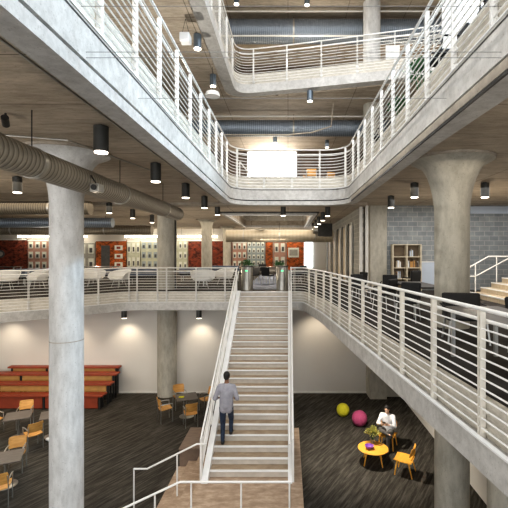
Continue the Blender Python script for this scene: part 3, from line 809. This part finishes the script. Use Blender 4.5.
for (x,y),(tx,ty),lab in (
    ((-9.2,14.2),(-8.9,13.4),'amber chair on the far side of the farther left cafe table'),
    ((-9.35,12.55),(-9.0,13.3),'amber chair with its back to us cut by the left picture edge'),
    ((-7.98,12.7),(-8.6,13.2),'amber armchair right in front of the farther left cafe table'),
    ((-7.62,11.35),(-7.42,10.8),'large amber chair behind the nearest left cafe table'),
    ((-6.98,9.85),(-7.25,10.5),'amber chair in front of the nearest left cafe table at the bottom left'),
    ((-9.95,13.7),(-9.0,13.4),'amber chair beyond the left picture edge beside the farther cafe table'),
    ((-4.25,15.95),(-3.85,15.2),'amber chair behind the cafe table by the stairs, nearest the back column'),
    ((-3.15,15.65),(-3.7,15.2),'amber chair on the right of the cafe table by the stairs'),
    ((-4.45,14.75),(-3.9,15.1),'amber chair on the left of the cafe table by the stairs'),
    ((-3.45,14.35),(-3.75,15.0),'amber chair in front of the cafe table by the stairs, back towards us')):
    cafe((x,y,0), rz_face(x,y,tx,ty), lab)
bag = MB().ball((0,0,0.07),(0.2,0.12,0.07)).ball((0.1,0.04,0.09),(0.1,0.08,0.08)).build('paper_bag','mould',None,True); bag.location=(-7.65,13.15,0)
tag(bag,'small crumpled white bag on the carpet beside the pale column','bag')
kk = MB().box((0,0,0.012),(0.18,0.13,0.02)).build('notebook','yellowball'); kk.location=(-3.95,15.05,0.742); tag(kk,'yellow notebook lying on the cafe table by the stairs','notebook')

# tiered benches
def bench(x0, x1, yf, ztop, zf0, depth, label, n):
    t = thing('tiered_bench', label, 'bench', ((x0+x1)/2, yf, 0)); xm=(x0+x1)/2; W=x1-x0
    MB().box((0,depth/2,ztop-0.035),(W,depth,0.07)).build('bench_top','red',t,bevel=0.01)
    h = ztop-0.07-zf0
    for k in range(n):
        w = (W-0.3)/n
        MB().box((-W/2+0.15+w*(k+0.5),0.08,zf0+h/2),(w-0.12,0.04,h)).build('front_panel','tan' if zf0 > 0.1 else 'red',t)
    for k in range(n+1):
        xx = -W/2+0.15+(W-0.3)*k/n
        MB().box((xx,0.09,(ztop-0.07)/2),(0.07,0.07,ztop-0.07)).build('leg','dark',t)
        MB().box((xx,depth-0.08,(ztop-0.07)/2),(0.07,0.07,ztop-0.07)).build('leg','dark',t)
    return t
bench(-14,-7.2,15.75,0.56,0.04,0.42,'lowest front red bench of the tiered seating',3)
bench(-14,-7.12,16.30,0.83,0.50,0.42,'second red-topped bench of the tiered seating with tan front',3)
bench(-13.2,-7.13,16.85,1.06,0.74,0.42,'third red-topped bench of the tiered seating, one below the top',3)
bench(-12.0,-7.22,17.36,1.22,0.98,0.27,'topmost back bench of the tiered seating against the wall',3)

# ------------------------------------------------------------ lower right lounge
rt_ = thing('coffee_table','round golden wood coffee table with splayed legs on the dark carpet','table',(2.47,11.8,0))
MB().lathe([(0.40,0),(0.435,0.012),(0.435,0.03),(0.42,0.035)],40,(0,0,0.405)).build('tabletop','brightwood',rt_,True)
for a in (0.6,2.2,3.75,5.35):
    MB().tube([(0.25*math.cos(a),0.25*math.sin(a),0.41),(0.36*math.cos(a),0.36*math.sin(a),0)],[0.026,0.016],10).build('leg','brightwood',rt_,True)
bw = thing('bowl','purple glass bowl on the round golden coffee table','bowl',(2.35,11.72,0.44))
MB().lathe([(0.04,0),(0.06,0.01),(0.11,0.05),(0.13,0.1),(0.118,0.1),(0.09,0.05),(0.03,0.02)],24).build('bowl_body','purple',bw,True)
def leafball(mb, c, r, n, ln, wd, up=0.3):
    for _ in range(n):
        a = random.uniform(0,2*PI); e = random.uniform(-0.2,1.3); d = Vector((math.cos(a)*math.cos(e), math.sin(a)*math.cos(e), math.sin(e)+up)).normalized()
        p = Vector(c)+d*r*random.uniform(0.25,1.0); s = d.cross(Vector((random.uniform(-1,1),random.uniform(-1,1),1))).normalized()*wd
        q = p+d*ln+Vector((0,0,-ln*0.2)); m_ = p.lerp(q,0.5)
        mb.add([p, m_+s, q, m_-s],[(0,1,2,3)])
pl = thing('potted_plant','bushy olive potted plant standing on the back of the golden coffee table','plant',(2.52,12.10,0.44))
MB().lathe([(0.055,0),(0.08,0.11),(0.07,0.11),(0.05,0.02)],20).build('pot','terra',pl,True)
mb = MB(); leafball(mb,(0,0,0.24),0.2,260,0.09,0.02); pf = mb.build('foliage','leaf',pl,fixn=False)
mb = MB()
for k in range(7): 
    a = k*0.9; mb.tube([(0,0,0.08),(0.1*math.cos(a),0.1*math.sin(a),0.3)],0.005,5)
mb.build('stems','leaf2',pl)
def mk_lounge():
    t = thing('lounge_chair','','chair')
    shell(0.52,0.48,0.40,0.02,0.02).build('seat','brightwood',t,True)
    shell(0.50,0.46,0.56,0.018,0.05,9,True,0.22,0.06).build('backrest','brightwood',t,True)
    for s in (-1,1):
        MB().tube([(s*0.20,-0.16,0.39),(s*0.24,-0.26,0)],[0.026,0.015],10).build('leg','brightwood',t,True)
        MB().tube([(s*0.19,0.15,0.39),(s*0.23,0.21,0)],[0.026,0.015],10).build('leg','brightwood',t,True)
    MB().tube([(0,-0.05,0.37),(0,-0.2,0.40),(0,-0.275,0.6),(0,-0.29,0.7)],0.022,8).build('back_spine','brightwood',t,True)
    return t
lounge = Kind(mk_lounge)
lounge((3.22,11.25,0), rz_face(3.22,11.25,2.3,11.75), 'golden plywood lounge chair standing empty to the right of the coffee table')
SM = (3.12,12.75,0); srz = rz_face(3.12,12.75,2.65,11.85)
lounge(SM, srz, 'golden plywood lounge chair under the seated man in the white shirt')
bl = MB().ball((0,0,0.24),0.24,32,20).build('exercise_ball','yellowball',None,True); bl.location=(2.05,15.15,0); tag(bl,'yellow round ball seat on the dark carpet','ball')
bl = MB().ball((0,0,0.27),0.27,32,20).build('exercise_ball','pinkball',None,True); bl.location=(2.52,14.3,0); tag(bl,'magenta round ball seat in front of the yellow one','ball')

# ------------------------------------------------------------ people
def remesh(o, v, sm=6):
    r = o.modifiers.new('Remesh','REMESH'); r.mode='VOXEL'; r.voxel_size=v; r.use_smooth_shade=True
    s = o.modifiers.new('Smooth','SMOOTH'); s.iterations=sm; s.factor=0.5
    return o
def person(name, label, loc, rz, J, skin, shirt, pants, cat='person', grip=0.6):
    t = thing(name, label, cat, loc, rz)
    V = lambda k: Vector(J[k])
    mir = ('l','r')
    b = MB()
    hd = V('head'); nk = V('neck'); ch = V('chest'); pe = V('pelvis')
    look = Vector(J.get('look',(0,1,0))).normalized(); q = Vector((0,1,0)).rotation_difference(look).to_matrix().to_4x4()
    T = Matrix.Translation(hd) @ q
    b.ball((0,-0.008,0.02),(0.076,0.096,0.105),18,12,T); b.ball((0,0.025,-0.045),(0.056,0.066,0.065),14,8,T)   # skull, jaw
    b.ball((0,0.098,-0.018),(0.012,0.016,0.022),8,6,T); b.ball((0,0.088,-0.058),(0.024,0.01,0.008),8,6,T)        # nose, lips
    for s in (-1,1): b.ball((s*0.078,-0.005,-0.012),(0.010,0.018,0.030),8,6,T); b.ball((s*0.03,0.083,0.022),(0.018,0.01,0.006),8,6,T)
    b.limb(hd+Vector((0,-0.02,-0.05)), nk, 0.052, 0.058)
    b.limb(nk, ch, 0.07, 0.12); b.limb(ch, pe, 0.125, 0.125)
    for s, k in ((-1,'l'),(1,'r')):
        sh, el, wr = V('sh_'+k), V('el_'+k), V('wr_'+k); hp, kn, an, to = V('hip_'+k), V('kn_'+k), V('an_'+k), V('toe_'+k)
        b.limb(nk+Vector((0,0,-0.05)), sh, 0.06, 0.055); b.limb(sh, el, 0.052, 0.040); b.limb(el, wr, 0.040, 0.026)
        # hand : palm, four unequal bent fingers and a side thumb
        d = (wr-el).normalized(); side = Vector(J.get('palm_side_'+k, (-s*1.0,0,0))); side = (side - d*side.dot(d)).normalized(); nrm = d.cross(side).normalized()
        if nrm.z > 0: nrm = -nrm            # curl direction points down
        pc = wr+d*0.05
        for f in range(4):
            off = side*(0.033-0.022*f)
            b.limb(wr+d*0.01+off*0.6, wr+d*0.085+off, 0.014, 0.012, 8)
            L = (0.036,0.042,0.039,0.030)[f]
            a0 = wr+d*0.088+off; a1 = a0+(d*math.cos(grip*0.7)+nrm*math.sin(grip*0.7))*L; a2 = a1+(d*math.cos(grip*1.6)+nrm*math.sin(grip*1.6))*L*0.7; a3 = a2+(d*math.cos(grip*2.4)+nrm*math.sin(grip*2.4))*L*0.55
            b.limb(a0,a1,0.0098,0.009,8); b.limb(a1,a2,0.009,0.0085,8); b.limb(a2,a3,0.0085,0.0075,8)
        h0 = wr+d*0.025+side*0.03; h1 = h0+(d*0.6+side*0.8+nrm*0.2).normalized()*0.035; h2_ = h1+(d*0.9+side*0.2+nrm*0.4).normalized()*0.032
        b.limb(h0,h1,0.012,0.011,8); b.limb(h1,h2_,0.0105,0.009,8)
        b.limb(pe, hp, 0.11, 0.085); b.limb(hp, kn, 0.078, 0.052); b.limb(kn, an, 0.050, 0.033); b.limb(an, to, 0.034, 0.025)
    remesh(b.build('body', skin, t, True), 0.0065, 5)
    # eyes
    e = MB()
    for s in (-1,1): e.ball((s*0.03,0.086,0.004),(0.012,0.006,0.006),10,6,T)
    e.build('eyes','mould',t,True); e = MB()
    for s in (-1,1): e.ball((s*0.03,0.0905,0.004),(0.005,0.003,0.005),8,6,T)
    e.build('pupils','hair',t,True)
    h = MB(); h.ball((0,-0.022,0.042),(0.086,0.096,0.100),20,14,T); h.ball((0,-0.058,-0.01),(0.070,0.052,0.07),16,10,T)
    remesh(h.build('hair','hair',t,True), 0.008, 2)
    # shirt
    c = MB(); c.limb(nk+Vector((0,0,-0.035)), ch, 0.085, 0.145, 18); up = (ch-pe).normalized()
    for s, k in ((-1,'l'),(1,'r')):
        sh, el, wr, hp = V('sh_'+k), V('el_'+k), V('wr_'+k), V('hip_'+k)
        c.limb(nk+Vector((0,0,-0.06)), sh, 0.07, 0.072, 14); c.limb(sh, el, 0.074, 0.058, 14)
        c.limb(el, el.lerp(wr, J.get('sleeve',0.9)), 0.056, 0.042, 12)
        c.limb(sh+Vector((-s*0.05,0,-0.05)), ch+Vector((s*0.07,0,-0.02)), 0.09, 0.11, 14)
        c.limb(ch+Vector((s*0.07,0,-0.02)), pe+Vector((s*0.065,0,0)), 0.11, 0.115, 14)
        c.limb(pe+Vector((s*0.065,0,0)), pe+Vector((s*0.065,0,0))-up*J.get('hem',0.08), 0.115, 0.112, 14)
    c.limb(ch, pe, 0.148, 0.146, 18); c.limb(nk+Vector((0,0,-0.07)), ch, 0.11, 0.148, 18)
    remesh(c.build('shirt', shirt, t, True), 0.012, 5)
    p = MB()
    for s, k in ((-1,'l'),(1,'r')):
        hp, kn, an = V('hip_'+k), V('kn_'+k), V('an_'+k)
        p.limb(pe, hp, 0.115, 0.10, 14); p.limb(hp, kn, 0.098, 0.070, 14); p.limb(kn, an+(kn-an).normalized()*0.03, 0.066, 0.052, 12)
    remesh(p.build('trousers', pants, t, True), 0.012, 4)
    for s, k in ((-1,'l'),(1,'r')):
        an, to = V('an_'+k), V('toe_'+k); d = (to-an); d.z = min(d.z, 0)
        f = MB(); sole = Vector((0,0,-0.035))
        f.limb(an+Vector((0,0,-0.01)), an+Vector((0,0,-0.03)), 0.046, 0.046, 12); f.limb(an+sole-d*0.25, to, 0.04, 0.036, 12); f.limb(an+sole, to, 0.046, 0.040, 12)
        remesh(f.build('shoe','shoe',t,True), 0.009, 3)
    return t
s21 = MF-SR*21
climb = dict(pelvis=(0,0.06,1.02), chest=(0,0.10,1.34), neck=(0,0.12,1.56), head=(0,0.15,1.73), look=(0.1,1,-0.1),
  sh_l=(-0.175,0.10,1.485), el_l=(-0.29,0.02,1.20), wr_l=(-0.22,0.25,1.14), sh_r=(0.175,0.10,1.485), el_r=(0.29,0.02,1.20), wr_r=(0.23,0.26,1.14),
  hip_l=(-0.09,0.06,0.95), kn_l=(-0.095,0.10,0.52), an_l=(-0.09,0.02,0.09), toe_l=(-0.10,0.18,0.04),
  hip_r=(0.09,0.06,0.95), kn_r=(0.10,0.26,0.60), an_r=(0.09,0.25,0.25), toe_r=(0.10,0.42,0.205), sleeve=0.55, hem=0.10)
person('person','person in grey shirt and blue jeans climbing the staircase, seen from behind',(-1.60,10.47,s21),0,climb,'skin','shirt','jeans')
seat = dict(pelvis=(0,-0.08,0.52), chest=(0,-0.06,0.82), neck=(0,0.0,1.05), head=(0,0.06,1.20), look=(0.0,1,-0.45),
  sh_l=(-0.175,-0.02,0.98), el_l=(-0.26,0.12,0.74), wr_l=(-0.09,0.30,0.82), sh_r=(0.175,-0.02,0.98), el_r=(0.26,0.12,0.74), wr_r=(0.09,0.30,0.82),
  palm_side_l=(0,0,1), palm_side_r=(0,0,1),
  hip_l=(-0.10,-0.04,0.50), kn_l=(-0.12,0.40,0.51), an_l=(-0.11,0.38,0.09), toe_l=(-0.12,0.56,0.04),
  hip_r=(0.10,-0.04,0.51), kn_r=(0.14,0.38,0.66), an_r=(-0.16,0.46,0.60), toe_r=(-0.26,0.56,0.58), sleeve=0.7, hem=0.04)
person('person','seated person in white shirt with crossed legs looking down at a phone',SM,srz,seat,'skin2','shirtw','trousers')
ph = thing('phone','dark phone held in the hands of the seated person','phone',(SM[0],SM[1],0.84),srz)
MB().box((0,0.37,0.03),(0.09,0.012,0.15),Matrix.Rotation(-0.5,3,'X')).build('case','dark',ph,bevel=0.004)

# ------------------------------------------------------------ stair-top pedestals
def mk_ped():
    t = thing('gate_pedestal','','gate')
    MB().lathe([(0.24,0),(0.24,0.95),(0.225,0.98)],36).build('housing','steel',t,True)
    MB().lathe([(0.25,0),(0.25,0.04)],36,(0,0,0.98)).build('cap','dark',t,True)
    MB().box((0.0,-0.235,0.83),(0.10,0.03,0.05)).build('indicator','green_glow',t)
    for s in (-1,1): MB().box((s*0.1,-0.225,0.5),(0.012,0.02,0.9)).build('seam_strip','dark',t)
    return t
ped = Kind(mk_ped)
ped((-1.70,16.85,MF),0,'brushed steel cylindrical pedestal with green light at the stair top, left one')
ped((-0.24,16.85,MF),0,'brushed steel cylindrical pedestal with green light at the stair top, right one')

# ------------------------------------------------------------ middle level furniture
def mk_white():
    t = thing('shell_armchair','','chair')
    n=17; vs=[]; fs=[]
    for j in range(7):
        tt=j/6
        for i in range(n):
            a=-0.15*PI+1.3*PI*i/(n-1); a2 = a+PI      # open to +Y
            env=math.sin(PI*i/(n-1))**0.45
            r=0.40+0.13*tt; z=0.36+tt*(0.10+0.36*env)
            vs.append((r*1.05*math.cos(a2), r*math.sin(a2)*0.95, z))
    N=len(vs); vs += [(v[0]*0.93,v[1]*0.93,v[2]) for v in vs]
    for j in range(6):
        for i in range(n-1):
            a=j*n+i; fs.append((a,a+1,a+n+1,a+n)); fs.append((N+a,N+a+n,N+a+n+1,N+a+1))
    for i in range(n-1): fs.append((6*n+i,6*n+i+1,N+6*n+i+1,N+6*n+i)); fs.append((i,N+i,N+i+1,i+1))
    for j in range(6): fs.append((j*n,(j+1)*n,N+(j+1)*n,N+j*n)); fs.append((j*n+n-1,N+j*n+n-1,N+(j+1)*n+n-1,(j+1)*n+n-1))
    MB().add(vs,fs).build('shell','mould',t,True)
    MB().lathe([(0.36,0),(0.39,0.05),(0.37,0.10),(0.2,0.11)],24,(0,0,0.34)).build('seat_cushion','mould',t,True)
    for a in (0.8,2.35,3.95,5.5): MB().tube([(0.2*math.cos(a),0.2*math.sin(a),0.36),(0.33*math.cos(a),0.33*math.sin(a),0)],0.012,7).build('leg','chrome',t,True)
    return t
whitec = Kind(mk_white)
def mk_black():
    t = thing('black_chair','','chair')
    MB().box((0,0.0,0.46),(0.48,0.46,0.08)).build('seat','black',t,bevel=0.03)
    MB().box((0,-0.25,0.66),(0.46,0.07,0.42),Matrix.Rotation(0.12,3,'X')).build('backrest','black',t,bevel=0.03)
    for sx in (-1,1):
        for sy in (-1,1): MB().tube([(sx*0.2,sy*0.18,0.43),(sx*0.23,sy*0.22,0)],0.013,7).build('leg','chrome',t,True)
        MB().tube([(sx*0.25,-0.24,0.66),(sx*0.26,0.15,0.66),(sx*0.24,0.18,0.44)],0.016,7).build('armrest','black',t,True)
    return t
blackc = Kind(mk_black)
def mk_low():
    t = thing('low_bench','','bench')
    MB().box((0,0,0.40),(1.7,0.55,0.14)).build('cushion','black',t,bevel=0.03)
    MB().box((0,0.26,0.62),(1.7,0.12,0.34)).build('backrest','bluecarpet',t,bevel=0.03)
    for sx in (-0.75,0.75):
        for sy in (-0.2,0.2): MB().tube([(sx,sy,0.34),(sx,sy,0)],0.02,8).build('leg','chrome',t,True)
    return t
low = Kind(mk_low)
def mk_long():
    t = thing('long_table','','table')
    MB().box((0,0,0.73),(2.0,0.8,0.035)).build('tabletop','blackwood',t,bevel=0.006)
    for sx in (-0.9,0.9):
        for sy in (-0.32,0.32): MB().box((sx,sy,0.36),(0.05,0.05,0.71)).build('leg','chrome',t)
    return t
longt = Kind(mk_long)
def pos(u, Y): return ((u-288)*Y/406, Y, MF)
wl = [(6,17.4,0.3,'white shell armchair at the far left behind the balcony railing'),(37,17.9,-0.5,'white shell armchair just left of the pale column'),
      (93,19.0,0.4,'white shell armchair just right of the pale column'),(119,18.4,-0.4,'white shell armchair in front of the orange door mural'),
      (203,18.0,0.2,'white shell armchair in front of the flared far column'),(224,19.9,-0.6,'white shell armchair between the flared column and the stair top')]
for u, Y, r, lab in wl: whitec(pos(u,Y), PI+r*1.2, lab)
for u, Y, lab in ((12,19.6,'dark bench behind the white armchairs at far left'),(36,20.2,'dark bench behind the armchair left of the pale column'),(106,20.6,'dark bench below the orange door mural'),(146,20.0,'dark bench left of the back wall column'),(196,22.2,'dark bench right of the back wall column'),(226,25.0,'dark bench by the slim far column')):
    low(pos(u,Y), PI, lab)
for u, Y, lab in ((2,24,'long dark table below the clock mural'),(100,24.5,'long dark table below the orange door mural'),(145,24,'long dark table below the pale facade murals'),(186,19.2,'long dark table right of the back wall column near the railing'),(262,23.5,'long dark table behind the stair top'),(296,19.2,'long dark table right of the right pedestal')):
    longt(pos(u,Y), 0, lab)
for u, Y, r, lab in ((253,20.5,0.6,'black chair seen between the stair-top pedestals, left'),(268,20.2,-0.5,'black chair seen between the stair-top pedestals, right'),(262,25.0,PI,'black chair behind the long table beyond the stair top'),
                     (240,22.0,1.2,'black chair behind the left pedestal'),(296,21.0,0.3,'black chair beyond the right pedestal'),(306,22.5,-0.6,'black chair below the framed picture mural')):
    blackc(pos(u,Y), r, lab)
def big_plant(loc, label, h, mat, n):
    t = thing('potted_plant', label, 'plant', loc)
    MB().lathe([(0.15,0),(0.2,0.35),(0.17,0.35),(0.14,0.3)],20).build('pot','terra',t,True)
    mb = MB(); 
    for k in range(6):
        a=k*1.05; mb.tube([(0,0,0.3),(0.15*math.cos(a),0.15*math.sin(a),h*0.8)],0.01,5)
    mb.build('stems','leaf2',t)
    mb = MB(); leafball(mb,(0,0,h*0.62),h*0.22,n,0.14,0.03); mb.build('foliage',mat,t,fixn=False)
    return t
big_plant(pos(247,21.3),'leafy green plant behind the left stair-top pedestal',1.4,'leaf2',200)
big_plant(pos(279,22.3),'leafy green plant behind the right stair-top pedestal',1.3,'leaf2',200)
# right walkway furniture
for (x,y), r, lab in (((4.0,13.2),0.4,'black chair standing in front of the bookcase'),((3.15,12.6),PI-0.3,'black chair at the long walkway table, farther one'),((2.5,14.6),2.0,'black chair at the far end of the right walkway'),((2.35,13.0),PI+0.4,'black chair behind the far railing posts of the right walkway'),
                 ((3.12,7.15),PI-0.2,'large black chair in front of the big flared column'),((3.72,6.2),PI+0.3,'black chair cut by the right picture edge'),((2.75,9.3),2.6,'black chair left of the big flared column'),((2.6,11.0),0.8,'black chair midway along the right walkway')):
    o = blackc((x,y,MF), r, lab)
    if 'large' in lab: o.scale = (1.45,1.3,0.95)
    if 'bookcase' in lab: o.scale = (0.85,0.9,1.15)
longt((3.35,10.6,MF),PI/2,'long dark table behind the big flared column')
longt((2.8,5.2,MF),PI/2,'long dark table beside the railing at the right picture edge')
# bookcase
bc = thing('bookcase','pale wood bookcase with four open shelf rows against the block wall','bookcase',((407-288)*16.6/406,16.75,MF))
W=1.14;H=1.92
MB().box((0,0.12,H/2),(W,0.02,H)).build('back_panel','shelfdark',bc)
for x in (-W/2,0,W/2): MB().box((x,-0.02,H/2),(0.05,0.30,H)).build('upright','shelfwood',bc)
for z in (0.03,0.5,0.95,1.4,H-0.02): MB().box((0,-0.02,z),(W,0.29,0.035)).build('shelf','shelfwood',bc)
bcl = Vector(bc.location)
cols = ['mould','tan','fac_grey','shelfdark','blackwood','board','shelfwood']
bn = 0
for sx, z in ((-0.28,1.42),(0.28,1.42),(-0.28,0.97),(0.28,0.97),(-0.28,0.52),(0.28,0.52)):
    if (sx, z) == (-0.28,1.42): continue
    x = sx-0.22+random.choice((0,0.08,0.18))
    while x < sx+random.choice((0.0,0.1,0.18)):
        wd = random.uniform(0.025,0.05); hh = random.uniform(0.2,0.32)
        bk = MB().box((0,0,hh/2),(wd,0.18,hh)).build('book', random.choice(cols)); bk.location = (bcl.x+x+wd/2, bcl.y-0.03, MF+z-0.001)
        tag(bk,'upright book on a shelf of the pale wood bookcase','book','books in the pale bookcase'); x += wd+0.004
wb = thing('whiteboard','pale blue-white board leaning on the block wall right of the bookcase','board',((430-288)*16.6/406,16.86,MF+0.05))
MB().box((0,0,0.62),(0.82,0.03,1.0)).build('panel','board',wb)
for zz in (0.11,1.14): MB().box((0,-0.01,zz),(0.9,0.05,0.04)).build('frame','white',wb)
MB().box((-0.38,0,0.05),(0.05,0.05,0.2)).build('leg','white',wb); MB().box((0.38,0,0.05),(0.05,0.05,0.2)).build('leg','white',wb)
# wooden tier steps on the right
ts = thing('wooden_steps','pale wooden tiered steps rising to the right by the block wall at the right edge','steps',(6.5,9.0,MF))
for k in range(8):
    MB().b2(0.38*k,0.38*(k+1),0,5.5,0,0.17*(k+1)).build('tread','tierwood',ts)
    MB().b2(0.38*k-0.012,0.38*k+0.03,0,5.5,0.17*(k+1)-0.03,0.17*(k+1)+0.008).build('nosing','white',ts)
hr = thing('handrail','white tube handrail climbing beside the pale wooden steps at the right edge','railing',(6.47,14.56,MF)); ho = Vector((0,14.56,MF-(Z0-1.558)+Z0))
def hb(pts, r, nm): return MB().tube([(p[0]-6.47, 0, p[1]+1.558) for p in pts], r, 8).build(nm,'rail',hr,True)
hb([(6.47,-0.80),(6.47,-0.53),(7.19,-0.124),(9.5,-0.124)],0.024,'top_rail')
hb([(6.49,-0.837),(6.72,-0.837),(7.8,-0.25),(9.2,0.4)],0.022,'lower_rail')
for x, z0, z1 in ((6.47,-1.558,-0.53),(6.72,-1.40,-0.40),(7.48,-1.1,-0.124),(8.6,-0.7,-0.124)): hb([(x,z0),(x,z1)],0.02,'post')

# ------------------------------------------------------------ upper level furniture
def onU(u, v, X): Y = 406*X/(u-288); return Y
for (x,y), r, lab in (((2.62,6.75),PI/2,'black high-backed chair behind the right upper railing in front of the white wall'),((2.62,11.6),PI/2,'black chair behind the right upper railing near its far corner'),((2.8,5.3),PI/2,'black chair at the top right behind the upper railing')):
    o = blackc((x,y,UF), r, lab); o.scale = (1.1,1.0,1.15)
big_plant((2.65,8.15,UF),'tall leafy green plant behind the right upper railing',1.35,'leaf2',260)
big_plant((2.65,9.6,UF),'second leafy plant behind the right upper railing, farther from the white wall',1.1,'leaf2',200)
for i,(x,y) in enumerate(((1.0,17.5),(1.8,18.2),(0.6,19.0))):
    o = cafe((x,y,UF), 0.5*i, 'amber chair right of the bright window, %s on the upper level' % ['nearest the railing','farther right','farthest back'][i])
tp = thing('stair_handrail','white sloping handrail seen left of the bright upper window','railing',(-2.2,18.5,UF))
MB().tube([(0.0,0,0.95+0.5),(1.2,0,0.0)],0.03,8).build('top_rail','rail',tp,True)
MB().tube([(0.0,0,0.0),(0.0,0,1.45)],0.03,8).build('post','rail',tp,True)

# ------------------------------------------------------------ light
w = bpy.data.worlds.new('world'); bpy.context.scene.world = w; w.use_nodes = True
bg = w.node_tree.nodes['Background']; bg.inputs['Color'].default_value = (0.97,0.985,1.0,1); bg.inputs['Strength'].default_value = 1.9
def area(loc, size, power, col, target=None, sy=None):
    l = bpy.data.lights.new('area_light','AREA'); l.energy = power; l.color = col; l.shape='RECTANGLE'; l.size = size; l.size_y = sy or size
    o = bpy.data.objects.new('area_light', l); C.objects.link(o); o.location = loc
    d = (Vector(target)-Vector(loc)) if target else Vector((0,0,-1))
    o.rotation_euler = d.to_track_quat('-Z','Y').to_euler(); return o
def spot(loc, target, power, col, ang=80, blend=0.7, r=0.08):
    l = bpy.data.lights.new('spot_light','SPOT'); l.energy = power; l.color = col; l.spot_size = math.radians(ang); l.spot_blend = blend; l.shadow_soft_size = r
    o = bpy.data.objects.new('spot_light', l); C.objects.link(o); o.location = loc
    o.rotation_euler = (Vector(target)-Vector(loc)).to_track_quat('-Z','Y').to_euler(); return o
WARM = (1,0.86,0.68); COOL = (0.80,0.90,1.0)
area((2.0,5.0,17.3), 11, 650, (0.93,0.96,1.0), (1.0,6.5,0), 14)          # daylight through the roof opening
spot((7.0,6.5,15.8), (-2,7.0,8.3), 4200, (0.50,0.76,1.0), 62, 0.8, 0.4)                   # added blue spot, stands in for daylight on the left fascia
# added soft fill areas under the ceilings, no fixtures modelled for them
area((-9,13.5,CE1-0.15), 6, 200, WARM, None, 8)
area((-9,26,CE1-0.15), 14, 520, WARM, None, 8)
area((0,24.5,CE1-0.2), 3, 110, WARM, None, 6)
area((6.5,12.5,CE1-0.15), 6, 190, (0.97,0.95,0.93), None, 7)
area((3.5,8,CE1-0.15), 1.2, 50, WARM, None, 8)
area((0,21,CE2-0.2), 16, 200, (1,0.95,0.88), None, 4)
area((0,20.5,CE3-0.3), 16, 180, (1,0.95,0.88), None, 4)
area((-7,7,CE2-0.2), 7, 220, (1,0.95,0.88), None, 12)
area((6.5,9,CE2-0.2), 4, 260, (1,0.98,0.95), None, 8)
area((-10,13.5,MB_-0.1), 6, 130, WARM, None, 4)
for x, y, z, k in LIGHTS: spot((x,y,z), (x,y,0), 22*k, WARM, 100)
for x in (-11.9,-9.4,-6.9,-3.75): spot((x,17.0 if x > -9 else 16.7,MB_-0.5), (x,17.8,1.4), 55, WARM, 100, 0.9)
spot((1.2,16.6,MB_-0.3), (1.3,17.85,1.7), 55, WARM, 110, 0.9)
spot((1.75,11.9,MB_-0.35), (2.7,12.4,0), 520, (1,0.92,0.80), 105, 0.8, 0.03)
def pt(loc, power, col=WARM):  # added fill points without a fixture, lifting ceilings and floors of each level
    l = bpy.data.lights.new('fill_point','POINT'); l.energy = power; l.color = col; l.shadow_soft_size = 0.0
    o = bpy.data.objects.new('fill_point', l); C.objects.link(o); o.location = loc
for x in (-12,-6.2,-1): 
    for y in (20,25.5): pt((x,y,MF+1.2), 70)
    pt((x,21,UF+1.5), 35); pt((x,19.5,TF+1.2), 20)
pt((-3.6,5,UF+1.0),150,(1,0.95,0.87)); pt((-3.6,11,UF+1.0),150,(1,0.95,0.87)); pt((0,16.2,UF+1.0),60,(1,0.95,0.87)); pt((1,17.0,TF+1.0),70,(1,0.95,0.87)); pt((5.5,11.5,UF+1.6),110); pt((2.9,8.6,UF+2.6),50,(0.85,0.93,1.0)); pt((-1,24,UF+2.2),160); pt((6,20,TF+1.2),70); pt((6,13,MF+1.6),60); pt((-9,10,MF+2.0),60); pt((-6,4,MF+1.5),60); pt((4.5,4,MF+1.6),40)
sc = bpy.context.scene
sc.view_settings.view_transform = 'Standard'
sc.view_settings.look = 'Medium High Contrast'
sc.view_settings.exposure = 0.12
